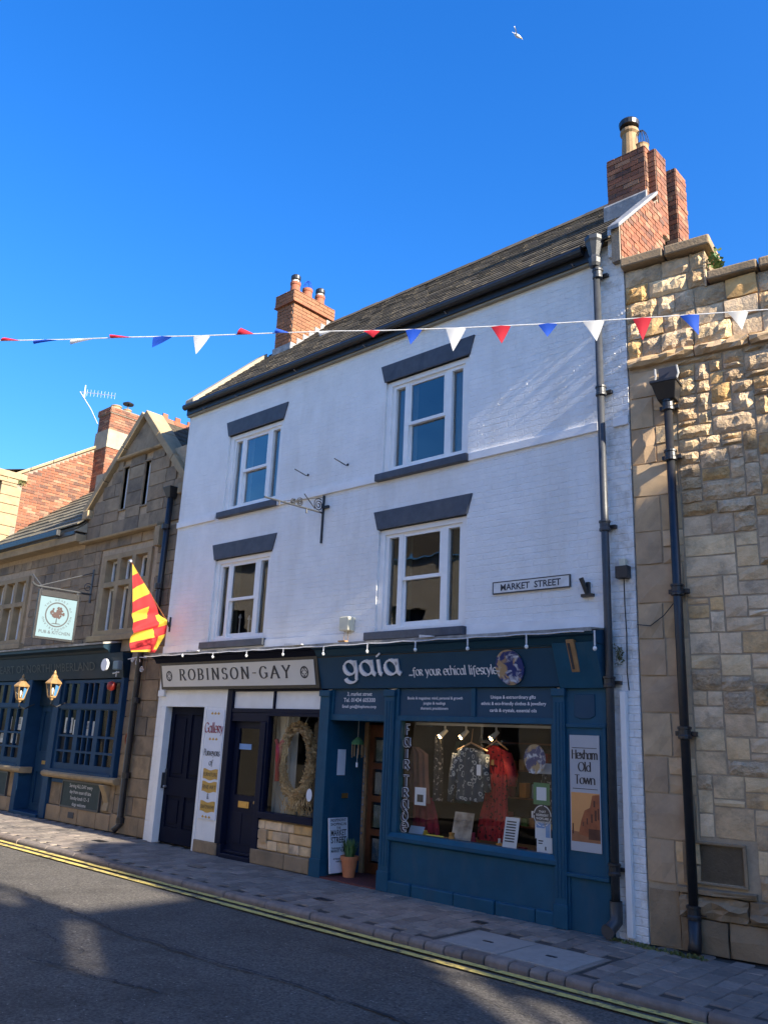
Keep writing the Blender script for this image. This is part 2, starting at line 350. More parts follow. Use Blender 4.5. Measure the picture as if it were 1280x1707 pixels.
mat('brick_old', (.3, .1, .06), .9, .22, 20, .6, 80, tint=[(.2, .075, .04), (.27, .095, .048), (.11, .055, .04), (.3, .13, .07), (.23, .08, .042), (.3, .18, .11)], dirt=(.06, .05, .045), dirt_s=2.5, dirt_a=.7, bdist=.006)
mat('terracotta', (.28, .09, .045), .8, .15, 9, .3, 60, dirt=(.2, .1, .07), dirt_s=6, dirt_a=.4)
mat('buff_clay', (.3, .2, .1), .8, .15, 9, .3, 60, dirt=(.2, .14, .09), dirt_s=6, dirt_a=.5)
mat('render_band', (.3, .26, .19), .9, .15, 5, .5, 50, dirt=(.22, .2, .16), dirt_s=3, dirt_a=.6)
# sandstones
SAND = [(.7, .46, .23), (.76, .55, .31), (.64, .44, .25), (.8, .6, .38), (.7, .42, .16), (.62, .44, .27), (.78, .57, .35), (.68, .47, .26)]
mat('stone_rough', (.33, .26, .17), .92, .3, 7, 1.5, 30, tint=SAND, dirt=(.1, .09, .075), dirt_s=3.2, dirt_a=.75, bdist=.035)
mat('stone_face', (.33, .27, .19), .9, .2, 6, .9, 32, tint=SAND, dirt=(.16, .135, .105), dirt_s=3.4, dirt_a=.65, bdist=.014, dl=(.5, .68))
mat('stone_quoin', (.29, .225, .145), .9, .14, 5, .35, 60, tint=[(.5, .335, .185), (.57, .4, .23), (.47, .32, .19), (.55, .37, .19)], dirt=(.13, .105, .08), dirt_s=1.6, dirt_a=.55, bdist=.006)
mat('stone_dark', (.17, .145, .1), .92, .25, 6, .8, 40, tint=[(.26, .185, .11), (.34, .24, .14), (.29, .205, .12)], dirt=(.06, .06, .048), dirt_s=3, dirt_a=.75, bdist=.012)
mat('stone_pub', (.27, .215, .13), .9, .2, 6, .6, 40, tint=[(.21, .16, .105), (.27, .2, .125), (.32, .235, .14), (.235, .18, .12), (.29, .205, .12), (.19, .15, .105)], dirt=(.06, .056, .047), dirt_s=1.7, dirt_a=.85, bdist=.008)
mat('stone_trim', (.33, .245, .14), .9, .15, 6, .5, 45, dirt=(.13, .11, .08), dirt_s=2.5, dirt_a=.6, bdist=.006)
mat('mortar_sand', (.42, .32, .21), .95, .18, 12, .8, 50)
mat('terrace_stone', (.5, .45, .37), .9, .15, 3, .4, 30, dirt=(.4, .3, .18), dirt_s=1, dirt_a=.4)
# paint work
mat('shop_blue', (.011, .075, .132), .5, .14, 5, .25, 30, dirt=(.035, .085, .125), dirt_s=6, dirt_a=.5, bdist=.005, dl=(.5, .66), streak=3, spec=.18)
mat('shop_blue_dark', (.015, .06, .11), .45, .1, 3, .12, 50, dirt=(.02, .06, .095), dirt_s=2, dirt_a=.3, bdist=.004, spec=.18)
mat('navy', (.008, .012, .03), .4, .12, 5, .12, 60, spec=.1)
mat('door_black', (.005, .008, .022), .6, .12, 5, .15, 50, spec=.08)
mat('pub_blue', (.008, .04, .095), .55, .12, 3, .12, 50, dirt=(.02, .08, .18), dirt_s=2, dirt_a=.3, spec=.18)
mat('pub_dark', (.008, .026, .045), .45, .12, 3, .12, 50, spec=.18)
mat('cream_sign', (.74, .69, .6), .55, .05, 4, .08, 60, dirt=(.45, .42, .35), dirt_s=2, dirt_a=.3)
mat('sign_frame', (.07, .06, .045), .5, .15, 10, .1, 60)
mat('letter_dark', (.03, .03, .035), .5, 0)
mat('letter_white', (.78, .78, .8), .4, .03, 5)
mat('letter_red', (.3, .03, .05), .5, 0); mat('letter_gold', (.55, .32, .06), .45, .1, 12)
mat('letter_pubgold', (.03, .05, .06), .45, .1)
mat('print_white', (.74, .76, .8), .55, .03, 5); mat('print_grey', (.42, .42, .43), .6, .03, 5); mat('ink', (.04, .04, .05), .6, 0)
mat('sign_white', (.7, .7, .68), .5, .06, 6, dirt=(.3, .24, .18), dirt_s=7, dirt_a=.45)
mat('mint_sign', (.125, .2, .235), .45, .02, 4)
mat('chalkboard', (.025, .042, .042), .75, .2, 8); mat('chalk', (.5, .5, .48), .9, .2, 60)
mat('brass', (.55, .36, .12), .35, .1, 10, metal=.85); mat('brass_lamp', (.42, .26, .11), .4, .15, 14, metal=.4)
mat('steel', (.5, .52, .55), .35, .1, 10, metal=.8)
mat('wood_light', (.32, .19, .09), .5, .25, 8, .3, 40, dirt=(.2, .1, .04), dirt_s=6, dirt_a=.5, streak=8)
mat('wood_brown', (.13, .045, .016), .4, .25, 8, .2, 40, dirt=(.07, .022, .008), dirt_s=6, dirt_a=.5, streak=8)
mat('floor_red', (.12, .03, .025), .8, .15, 20)
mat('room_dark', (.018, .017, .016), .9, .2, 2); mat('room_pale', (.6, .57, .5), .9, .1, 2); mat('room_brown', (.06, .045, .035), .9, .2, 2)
mat('curtain', (.3, .32, .32), .9, .1, 6); mat('curtain_green', (.1, .12, .08), .9, .15, 6)
mat('bulb_white', (.8, .8, .76), .25, 0); mat('lit_bulb', (1, .8, .5), .5, 0, emit=(1, .62, .25, 14)); mat('fixture', (.6, .6, .58), .4, 0)
mat('cable', (.02, .02, .02), .6, 0); mat('wire_white', (.6, .6, .6), .5, .2, 30)
mat('flag_red', (.6, .035, .04), .8, .06, 8, .3, 150, trans=.45); mat('flag_yellow', (.7, .48, .05), .8, .06, 8, .3, 150, trans=.45)
mat('pennant_red', (.62, .02, .045), .7, .05, 8, trans=.35); mat('pennant_blue', (.015, .1, .6), .7, .05, 8, trans=.35); mat('pennant_white', (.8, .8, .78), .7, .03, 8, trans=.35)
mat('straw', (.42, .27, .12), .9, .3, 30, tint=[(.5, .31, .13), (.62, .41, .19), (.72, .52, .28), (.56, .35, .16)])
mat('red_ribbon', (.4, .02, .03), .5, .2, 10); mat('leaf', (.06, .13, .035), .7, .3, 12, tint=[(.04, .1, .03), (.08, .16, .045), (.12, .18, .05)]); mat('clay_pot', (.62, .22, .09), .8, .12, 9, .3, 60)
mat('moss', (.1, .13, .035), .95, .3, 20, tint=[(.07, .1, .03), (.13, .15, .04), (.16, .15, .06)])
mat('bird_white', (.75, .74, .72), .8, 0); mat('bird_grey', (.4, .42, .45), .8, 0); mat('bird_black', (.03, .03, .03), .8, 0); mat('bird_beak', (.6, .35, .05), .6, 0)
mat('cream_plastic', (.6, .58, .44), .5, .05, 6); mat('red_plastic', (.35, .03, .02), .4, .05, 6); mat('grey_box', (.3, .3, .28), .6, .1, 8)
mat('pink_cloth', (.13, .075, .07), .9, .15, 10); mat('magenta_cloth', (.18, .012, .035), .9, .3, 14); mat('dark_cloth', (.02, .022, .025), .9, .4, 20, tint=[(.012, .014, .018), (.03, .03, .03)]); mat('green_cloth', (.01, .045, .04), .9, .2, 10)
mat('yellow_card', (.55, .5, .08), .6, .1, 10); mat('green_card', (.08, .22, .09), .6, .1, 10); mat('blue_card', (.2, .35, .6), .6, .1, 10); mat('orange_card', (.5, .25, .06), .7, .2, 10)
def pattern(name, bgc, fgc, kind):
    m = bpy.data.materials.new(name); m.use_nodes = True; t = m.node_tree; n = t.nodes; l = t.links; b = n['Principled BSDF']; b.inputs['Roughness'].default_value = .85
    tc = n.new('ShaderNodeTexCoord'); r = n.new('ShaderNodeValToRGB'); e = r.color_ramp.elements
    if kind == 'animal':
        v = n.new('ShaderNodeTexVoronoi'); v.inputs['Scale'].default_value = 17; v.inputs['Randomness'].default_value = .85; l.new(tc.outputs['Object'], v.inputs[0]); f = v.outputs['Distance']
        no = n.new('ShaderNodeTexNoise'); no.inputs['Scale'].default_value = 14; l.new(tc.outputs['Object'], no.inputs[0])
        a = n.new('ShaderNodeMath'); a.operation = 'MULTIPLY_ADD'; l.new(no.outputs[0], a.inputs[0]); a.inputs[1].default_value = .9; l.new(f, a.inputs[2]); f = a.outputs[0]
        r.color_ramp.interpolation = 'CONSTANT'; e[0].color = (*bgc, 1); e[1].position = .72; e[1].color = (*fgc, 1); k = e.new(.86); k.color = (*bgc, 1)
    elif kind == 'spots':
        v = n.new('ShaderNodeTexNoise'); v.inputs['Scale'].default_value = 26; v.inputs['Detail'].default_value = 2; l.new(tc.outputs['Object'], v.inputs[0]); f = v.outputs[0]
        r.color_ramp.interpolation = 'CONSTANT'; e[0].color = (*bgc, 1); e[1].position = .6; e[1].color = (*fgc, 1)
    else:
        v = n.new('ShaderNodeTexNoise'); v.inputs['Scale'].default_value = kind; v.inputs['Detail'].default_value = 5; l.new(tc.outputs['Object'], v.inputs[0]); f = v.outputs[0]
        e[0].position = .4; e[0].color = (*bgc, 1); e[1].position = .62; e[1].color = (*fgc, 1)
    l.new(f, r.inputs[0]); l.new(r.outputs[0], b.inputs['Base Color']); M[name] = m
pattern('animal_print', (.045, .06, .075), (.42, .44, .42), 'animal')
pattern('red_print', (.36, .02, .025), (.05, .004, .006), 'spots')
pattern('dark_print', (.02, .022, .026), (.25, .25, .25), 'spots')
pattern('photo_beige', (.55, .5, .42), (.12, .08, .05), 4); pattern('photo_green', (.25, .28, .2), (.5, .48, .42), 9); pattern('photo_blue', (.12, .2, .3), (.5, .5, .48), 8)
# printed globe picture: seas, land, cloud swirls
def globe_mat():
    m = bpy.data.materials.new('globe_print'); m.use_nodes = True; t = m.node_tree; n = t.nodes; l = t.links; b = n['Principled BSDF']; b.inputs['Roughness'].default_value = .3
    tc = n.new('ShaderNodeTexCoord')
    def ns(s, d, p, q, c0, c1):
        k = n.new('ShaderNodeTexNoise'); k.inputs['Scale'].default_value = s; k.inputs['Detail'].default_value = d; k.inputs['Distortion'].default_value = .6; l.new(tc.outputs['Generated'], k.inputs[0])
        r = n.new('ShaderNodeValToRGB'); r.color_ramp.elements[0].position = p; r.color_ramp.elements[1].position = q; r.color_ramp.elements[0].color = (*c0, 1); r.color_ramp.elements[1].color = (*c1, 1); l.new(k.outputs[0], r.inputs[0]); return r.outputs[0]
    land = ns(2.6, 5, .5, .56, (.012, .03, .16), (.4, .27, .14)); cl = ns(4.5, 6, .52, .68, (0, 0, 0), (1, 1, 1))
    mx = n.new('ShaderNodeMix'); mx.data_type = 'RGBA'; l.new(cl, mx.inputs[0]); l.new(land, mx.inputs[6]); mx.inputs[7].default_value = (.62, .66, .72, 1); l.new(mx.outputs[2], b.inputs['Base Color']); M['globe_print'] = m
globe_mat()
# sepia street photograph on the poster
mat('sepia_sky', (.66, .3, .1), .6, .1, 3); mat('sepia_dark', (.1, .03, .014), .6, .3, 14); mat('sepia_mid', (.32, .09, .03), .6, .3, 10); mat('sepia_road', (.3, .12, .05), .6, .2, 8)
# ------------------------------------------------------------------ the setting: ground, road, pavement, kerb
ROADZ = -.06
struct('ground', MB().quad((-400, -400, -.3), (400, -400, -.3), (400, 400, -.3), (-400, 400, -.3)), 'asphalt')
rd = MB(); nx, ny = 60, 14
for i in range(nx):
    for j in range(ny):
        xa, xb = -40+80*i/nx, -40+80*(i+1)/nx; ya, yb = -8.4+6.82*j/ny, -8.4+6.82*(j+1)/ny
        zf = lambda x, y: ROADZ + .012*sin(x*1.3+y)*sin(y*1.7) - .012
        rd.quad((xa, ya, zf(xa, ya)), (xb, ya, zf(xb, ya)), (xb, yb, zf(xb, yb)), (xa, yb, zf(xa, yb)))
road = struct('road', rd, 'asphalt', smooth=True)
# crack-sealing tar lines and cracks as thin raised/open seams on the road
def seam(pts, wd, name, m, z):
    mb = MB(); n = len(pts)
    for i in range(n-1):
        (x0, y0), (x1, y1) = pts[i], pts[i+1]; dx, dy = x1-x0, y1-y0; L = hypot(dx, dy); wq = wd*random.uniform(.25, 1.1); px, py = -dy/L*wq/2, dx/L*wq/2
        mb.quad((x0-px, y0-py, z), (x1-px, y1-py, z), (x1+px, y1+py, z), (x0+px, y0+py, z))
    return mb.build(name, m, road)
mat('tar', (.018, .018, .02), .8, .3, 40)
def wiggle(a, b, n, amp):
    out = []; oy = 0
    for i in range(n+1):
        t = i/n; oy += random.uniform(-amp, amp); oy *= .9
        out.append((a[0]+(b[0]-a[0])*t, a[1]+(b[1]-a[1])*t+oy))
    return out
for a, b, wd in (((2.6, -3.28), (5.1, -3.42), .02), ((5.1, -3.42), (9.4, -3.3), .028), ((5.5, -4.5), (6.9, -4.2), .02), ((4.3, -3.9), (5.6, -4.1), .012), ((6.6, -2.35), (9.2, -2.5), .01), ((7.2, -4.7), (9.4, -4.3), .012)):
    seam(wiggle(a, b, 70, .022), wd, 'crack', 'tar', ROADZ+.006)
for yy in (-1.735, -1.895):
    mb = MB(); x = -30
    while x < 24:
        L = .6
        if not (8.62 < x < 9.0 and yy < -1.8): 
            for k in range(4):
                xa = x+L*k/4; xb = x+L*(k+1)/4; e1, e2 = random.uniform(-.004, .004), random.uniform(-.004, .004)
                mb.quad((xa, yy-.04+e1, ROADZ+.004), (xb, yy-.04+e1, ROADZ+.004), (xb, yy+.04+e2, ROADZ+.004), (xa, yy+.04+e2, ROADZ+.004))
        x += L
    struct('yellow_line', mb, 'yellow_paint')
pv = struct('pavement', MB().box(-34, 24, -1.52, .9, -.25, -.012), 'joint')
WO[pv] = Matrix.Identity(4)
def paver_mesh(k):
    mb = MB(); w, d = .0815, .1015; r = .006
    mb.hexa([(-w, -d, -.03), (w, -d, -.03), (w, d, -.03), (-w, d, -.03), (-w, -d, -r), (w, -d, -r), (w, d, -r), (-w, d, -r)])
    t = random.uniform(-.003, .003); u = random.uniform(-.003, .003)
    mb.add([(-w, -d, -r), (w, -d, -r), (w, d, -r), (-w, d, -r), (-w+r, -d+r, t), (w-r, -d+r, u), (w-r, d-r, -t), (-w+r, d-r, -u)], [(4, 5, 6, 7), (0, 1, 5, 4), (1, 2, 6, 5), (2, 3, 7, 6), (3, 0, 4, 7)])
    o = mb.build('paver', 'paver'); me = o.data; bpy.data.objects.remove(o); return me
pms = [paver_mesh(k) for k in range(8)]
cover_r = (7.28, 8.62, -1.5, -.84)
cells = []
x = -12.0; c = 0
while x < 11.4:
    y = -1.52 + (.105 if c % 2 else 0) + .1045
    if c % 2: y -= .0
    while y < .02:
        if not (cover_r[0]-.09 < x < cover_r[1]+.09 and cover_r[2]-.1 < y < cover_r[3]+.1): cells.append((x, y))
        y += .209
    x += .169; c += 1
cells.sort(key=lambda q: hypot(q[0]-CAM.x, q[1]-CAM.y) + (50 if q[0] > 10.7 or (q[0] > 9 and q[1] > -.05) else 0))
for (x, y) in cells[:300]:
    piece('paver', random.choice(pms), (x, y, random.uniform(-.003, .003)), pv, rot=(random.uniform(-.01, .01), random.uniform(-.01, .01), random.uniform(-.012, .012)))
mb = MB()
for (x, y) in cells[300:]:
    mb.tint = random.random()*.98+.01; z = random.uniform(-.003, .003); mb.box(x-.081, x+.081, y-.101, y+.101, -.03, z)
mb.build('far_pavers', 'paver', pv, kind='stuff')
kb = struct('kerb', MB().box(-34, 24, -1.62, -1.51, -.3, -.03), 'joint'); WO[kb] = Matrix.Identity(4)
x = -16.0
while x < 13:
    L = random.uniform(.7, .95)
    if 6.5 < x < 8.7: L = random.uniform(.15, .26)
    j = random.uniform(-.006, .006); z = random.uniform(-.006, .004)
    mb = MB(); x1 = x+L-.012
    prof = [(-1.505, -.2), (-1.64+j, -.2), (-1.645+j, -.03+z), (-1.62+j, z), (-1.505, z)]
    mb.prism(prof, 'x', x, x1); mb.build('kerb_stone', 'kerbstone', kb, bevel=.012)
    x += L
# pale inspection cover in two slabs
t = thing('inspection_cover', 'pale concrete double inspection cover set in the pavement beside the kerb', 'manhole cover', (7.95, -1.17, 0))
MB().box(7.25, 8.65, -1.52, -.82, -.05, -.004).build('cover_frame', 'paver', t)
for a, b in ((7.3, 7.93), (7.95, 8.6)):
    sl = MB().box(a, b, -1.49, -.86, -.02, .004).build('slab', 'concrete', t, bevel=.006)
    MB().box((a+b)/2-.05, (a+b)/2+.05, -1.2, -1.165, .004, .0075).build('handle_slot', 'black_iron', sl)
for k, (a, b, lb) in enumerate((((5.2, -1.1), (5.42, -.98), 'small square iron stopcock cover in the pavement by the stone stall riser'), ((7.0, -.62), (7.14, -.5), 'small dark iron cover in the pavement before the blue shop window'), ((2.6, -.95), (2.85, -.82), 'small iron cover in the pavement before the black panelled door'), ((-.3, -.75), (.0, -.6), 'small iron cover in the pavement beside the pub drainpipe'))):
    o = MB().box(a[0], b[0], a[1], b[1], -.01, .006).build('iron_cover', 'black_iron', loc=(a[0], a[1], 0), bevel=.004); tag(o, lb, 'cover')
struct('far_pavement', MB().box(-60, 40, -10.5, -8.4, -.3, 0), 'paver')
# ------------------------------------------------------------------ brick facing of chimneys and gables
def brickface(mb, O, U, W, N, wd, ht, inside=None, bw=.225, bh=.075, dep=.012, j=.011):
    O, U, W, N = Vector(O), Vector(U), Vector(W), Vector(N); r = 0; v = 0.
    while v < ht-.02:
        u = -(bw/2 if r % 2 else 0) + 0.; h2 = min(bh, ht-v)
        while u < wd:
            a, b = max(u, 0)+j/2, min(u+bw, wd)-j/2
            if b-a > .04 and (inside is None or inside((a+b)/2, v+h2/2)):
                mb.tint = .01+.98*random.random(); d = dep*random.uniform(.6, 1.2)
                q = [O+U*a+W*(v+j/2), O+U*b+W*(v+j/2), O+U*b+W*(v+h2-j/2), O+U*a+W*(v+h2-j/2)]
                mb.add(q+[p+N*d for p in q], [(4, 5, 6, 7), (0, 1, 5, 4), (1, 2, 6, 5), (2, 3, 7, 6), (3, 0, 4, 7)])
            u += bw
        v += bh; r += 1
    return mb
def stack(parent, x0, x1, y0, y1, z0, z1, mat_, name='chimney', back=True):
    c = MB().box(x0+.004, x1-.004, y0+.004, y1-.004, z0, z1).build(name, 'mortar', parent)
    mb = MB()
    brickface(mb, (x0, y0+.004, z0), X_, Z_, -Y_, x1-x0, z1-z0)
    brickface(mb, (x1-.004, y0, z0), Y_, Z_, X_, y1-y0, z1-z0)
    brickface(mb, (x0+.004, y1, z0), -Y_, Z_, -X_, y1-y0, z1-z0)
    b = mb.build('brickwork', mat_, c); b['kind'] = 'stuff'
    return c
def pot(parent, x, y, z, h, r, m, cowl=None, name='chimney_pot'):
    p = MB().lathe([(r*1.12, 0), (r*1.15, .05), (r, .08), (r*.9, h*.8), (r*1.02, h*.84), (r*1.02, h), (r*.8, h)], (x, y, z), 14).build(name, m, parent, smooth=False)
    return p
# ------------------------------------------------------------------ the white building
EZ, PITCH, EY = 7.52, .955, -.11
RY = 2.4; RZ = EZ+PITCH*(RY-EY)
def roofz(y): return EZ+PITCH*(y-EY)
WB = thing('white_building', 'tall white painted brick building with slate roof and four sash windows', 'building', (4.3, 2, 0))
WINS = [(1.28, 2.70, 5.29, 6.66, 5.98), (4.92, 6.40, 5.29, 6.68, 5.98), (1.22, 2.67, 3.12, 4.48, 3.8), (4.91, 6.40, 3.09, 4.49, 3.79)]
SHOPH = (.16, 8.27, -.1, 2.93)
MB().holes(0, 8.27, 0, 7.5, 0, .28, [w_[:4] for w_ in WINS]+[SHOPH]).build('front_wall', 'white_brick', WB)
MB().box(8.27, 8.6, 0, .28, 0, 7.5).build('corner_strip', 'white_flake', WB)
MB().box(8.24, 8.6, .285, .6, 0, 7.5).box(.0, .3, .285, 5, 0, 7.5).box(8.3, 8.6, .6, 5, 0, 7.5).build('side_wall', 'white_brick', WB)
MB().box(.3, 8.3, 4.7, 5, 0, 7.5).build('rear_wall', 'white_brick', WB)
for a, b in ((0, 1.11), (2.72, 4.86), (6.43, 8.24), (8.42, 8.6)):
    MB().box(a, b, -.035, -.002, 5.185, 5.29).build('string_course', 'white_stucco', WB, bevel=.006)
for a, b in ((0, 1.08), (2.68, 4.85), (6.44, 8.27)):
    MB().box(a, b, -.025, -.002, 2.95, 3.1).build('base_course', 'white_stucco', WB, bevel=.005)
# lifting chips of old paint that catch the raking sun near the right-hand end
random.seed(61); mb = MB()
cl = [(6.6, 6.1), (6.75, 5.75), (6.9, 6.3), (7.2, 6.0), (7.5, 6.35), (7.9, 6.1), (8.0, 6.6), (7.7, 5.6), (6.55, 5.5), (8.45, 6.9), (8.47, 6.3), (8.5, 5.8), (8.46, 7.1), (8.52, 6.55)]
for (cx, cz) in cl:
    for k in range(random.randint(7, 16)):
        x = random.gauss(cx, .13 if cx < 8.3 else .035); z = random.gauss(cz, .12); w_ = random.uniform(.006, .024); h = random.uniform(.003, .009)*(2 if random.random() < .2 else 1); d_ = random.uniform(.002, .006)
        if (x < 8.24 or 8.4 < x < 8.58) and (x > 6.46) and 5.32 < z < 7.25: mb.add([(x, -.001, z), (x+w_, -.001, z), (x+w_, -.001, z+h), (x, -.001, z+h), (x+w_*.15, -d_-.001, z+h*.2), (x+w_*.35, -d_-.001, z+h*.2), (x+w_*.35, -d_-.001, z+h*.8), (x+w_*.15, -d_-.001, z+h*.8)], [(4, 5, 6, 7), (0, 1, 5, 4), (1, 2, 6, 5), (2, 3, 7, 6), (3, 0, 4, 7)])
mb.build('paint_chips', 'white_paint', WB, kind='stuff')
def sash_window(x0, x1, z0, z1, zm, k):
    w_ = x1-x0; s = w_/1.48
    lp = (x0+.15*s, x0+.32*s); sb = (x0+.395*s, x0+1.045*s); rp = (x0+1.15*s, x0+1.335*s)
    zb, zt = z0+.1, z1-.12
    fr = MB().holes(x0+.002, x1-.002, z0+.002, z1-.002, .06, .14, [(lp[0], lp[1], zb, zt), (sb[0], sb[1], zb-.03, zt+.03), (rp[0], rp[1], zb, zt)])
    fr.box(x0-.0, x0+.09, .035, .06, z0, z1-.002); fr.box(x1-.09, x1, .035, .06, z0, z1-.002); fr.box(x0+.09, x1-.09, .035, .06, z1-.075, z1-.002); fr.box(x0+.09, x1-.09, .03, .06, z0, z0+.05)
    f = fr.build('window', 'white_paint', WB, bevel=.004)
    MB().holes(sb[0], sb[1], zm-.025, zt+.03, .068, .1, [(sb[0]+.035, sb[1]-.035, zm+.02, zt-.01)]).build('upper_sash', 'white_paint', f, bevel=.003)
    MB().holes(sb[0], sb[1], zb-.03, zm+.02, .1, .132, [(sb[0]+.035, sb[1]-.035, zb+.03, zm-.025)]).build('lower_sash', 'white_paint', f, bevel=.003)
    for (a, b, c, d, y) in ((lp[0], lp[1], zb, zt, .11), (rp[0], rp[1], zb, zt, .11), (sb[0]+.035, sb[1]-.035, zm+.02, zt-.01, .085), (sb[0]+.035, sb[1]-.035, zb+.03, zm-.025, .118)):
        MB().quad((a-.004, y, c-.004), (b+.004, y, c-.004), (b+.004, y, d+.004), (a-.004, y, d+.004)).build('pane', 'glass' if k < 2 else 'glass_dim', f)
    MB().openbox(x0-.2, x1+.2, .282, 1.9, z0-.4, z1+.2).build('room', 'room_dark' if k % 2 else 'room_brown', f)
    cu = MB()                                    # curtains hanging in folds
    for (a, b) in ((x0-.05, x0+.42), (x1-.42, x1+.05)):
        n = 24
        for i in range(n):
            xa, xb = a+(b-a)*i/n, a+(b-a)*(i+1)/n
            cu.quad((xa, .24+.03*sin(i*1.3), z0), (xb, .24+.03*sin((i+1)*1.3), z0), (xb, .24+.03*sin((i+1)*1.3), z1), (xa, .24+.03*sin(i*1.3), z1))
    cu.build('curtain', 'curtain' if k < 2 else 'curtain_green', f, smooth=True)
    MB().prism([(x0-.02, z1), (x1+.01, z1), (x1+.09, z1+.265), (x0-.1, z1+.265)], 'y', -.022, .05).build('lintel', 'charcoal_paint', f, bevel=.008)
    MB().box(x0-.08 if k in (0, 1) else x0-.13, x1+.025, -.075, .06, z0-.105, z0).build('sill', 'charcoal_paint', f, bevel=.01)
    return f
for k, w_ in enumerate(WINS): sash_window(*w_, k)
# things on the inner sills of the lower windows
for k, (x, z, h) in enumerate(((1.75, 3.2, .3), (1.98, 3.2, .26), (2.1, 3.2, .2))):
    o = MB().lathe([(.03, 0), (.035, .03), (.012, .05), (.012, h), (.03, h+.02), (.004, h+.08)], (x, .21, z), 10).build('candlestick', 'print_white', loc=(x, .21, z), smooth=True)
    tag(o, ['white candlestick inside the lower window nearest the flag, leftmost', 'white candlestick inside the lower window nearest the flag, middle one', 'short white candlestick inside the lower window nearest the flag, rightmost'][k], 'candlestick', 'candlesticks on the window sill')
# roof of slates
rb = MB(); rb.add([(.1, EY, EZ-.03), (8.5, EY, EZ-.03), (8.5, 1.1, roofz(1.1)-.03), (7.96, 1.1, roofz(1.1)-.03), (7.96, RY, RZ-.03), (.1, RY, RZ-.03)], [(0, 1, 2, 3, 4, 5)])
rb.add([(.0, RY, RZ-.03), (7.96, RY, RZ-.03), (7.96, 5, RZ-.03-PITCH*2.6), (.0, 5, RZ-.03-PITCH*2.6)], [(0, 1, 2, 3)])
roof = rb.build('roof', 'slate', WB)
mb = MB(); sl_ = sqrt(1+PITCH**2); rows = 19; ex = (RY-EY)/rows
for r in range(rows):
    y0 = EY+ex*r-.02; y1 = y0+ex*1.35; x = .12-(.13 if r % 2 else 0)
    xe = 8.49 if y0 < .95 else 7.95
    while x < xe:
        wd = random.uniform(.22, .28); a, b = max(x, .12)+.003, min(x+wd, xe)-.003
        if b-a > .05:
            mb.tint = .01+.98*random.random(); dz = .022+random.uniform(-.004, .006); ex_ = random.uniform(-.008, .008)
            p = [(a, y0+ex_, roofz(y0+ex_)+dz), (b, y0+ex_, roofz(y0+ex_)+dz), (b, y1, roofz(y1)+.002), (a, y1, roofz(y1)+.002)]
            mb.add([(q[0], q[1]+.008, q[2]-.014) for q in p]+p, [(4, 5, 6, 7), (0, 1, 5, 4), (1, 2, 6, 5), (3, 0, 4, 7)])
        x += wd
mb.build('slates', 'slate', roof, kind='stuff')
mb = MB(); x = 1.0
while x < 7.95:                                   # ridge tiles
    mb.tint = random.random(); mb.prism([(RY-.17, RZ-.13), (RY, RZ+.05+random.uniform(-.01, .01)), (RY+.17, RZ-.13)], 'x', x, min(x+.44, 7.97)); x += .45
mb.build('ridge_tiles', 'slate', roof, kind='stuff')
# verges
cp = MB()
cp.hexa([(-.06, EY+.0, EZ-.06), (.2, EY+.0, EZ-.06), (.2, 1.5, roofz(1.5)-.06), (-.06, 1.5, roofz(1.5)-.06), (-.06, EY, EZ+.1), (.2, EY, EZ+.1), (.2, 1.5, roofz(1.5)+.1), (-.06, 1.5, roofz(1.5)+.1)])
cp.build('verge_coping', 'render_band', WB, bevel=.02)
# gutter, fascia board, hooks
MB().tube([(-.02, EY-.02, EZ-.05), (8.15, EY-.02, EZ-.05)], .058, 10).box(-.01, 8.2, EY+.03, -.002, EZ-.19, EZ-.03).build('gutter', 'black_iron', WB)
MB().box(-.01, 8.2, -.06, -.0025, EZ-.22, EZ-.19).build('eaves_board', 'render_band', WB)
for px, py in ((345, 685), (399, 665), (497, 622), (612, 582), (747, 527), (958, 450)):
    p = PY(px, py, -.12); MB().tube([(p.x, -.12, EZ-.2), (p.x, -.14, p.z+.05), (p.x+.01, -.19, p.z), (p.x+.015, -.23, p.z+.02)], .008, 6).build('hook', 'black_iron', WB)
# right gable parapet in bare brick above the stone neighbour, with leaded coping
gy = lambda y: roofz(y)+.16
gp = MB(); ys = [-.06, 0.0, .9, 1.0]
gp.prism([(-.08, 7.2), (1.15, 7.2), (1.15, gy(1.05)-.05), (-.08, gy(-.08)-.05)], 'x', 8.5, 8.603)
par = gp.build('gable_parapet', 'mortar', WB)
mb = MB(); brickface(mb, (8.603, -.06, 7.2), Y_, Z_, X_, 3.6, 2.4, inside=lambda u, v: v+7.2 < gy(u-.06)-.1 and u < 1.2, bh=.07, bw=.14)
mb.build('brickwork', 'brick_old', par, kind='stuff')
cp = MB().hexa([(8.48, -.14, gy(-.14)-.06), (8.64, -.14, gy(-.14)-.06), (8.64, 1.0, gy(1.0)-.06), (8.48, 1.0, gy(1.0)-.06), (8.48, -.14, gy(-.14)), (8.64, -.14, gy(-.14)), (8.64, 1.0, gy(1.0)), (8.48, 1.0, gy(1.0))])
cp.build('lead_coping', 'lead', par, bevel=.015)
MB().box(8.44, 8.6, -.05, -.003, 7.3, gy(-.05)-.07).build('parapet_face', 'white_flake', par)
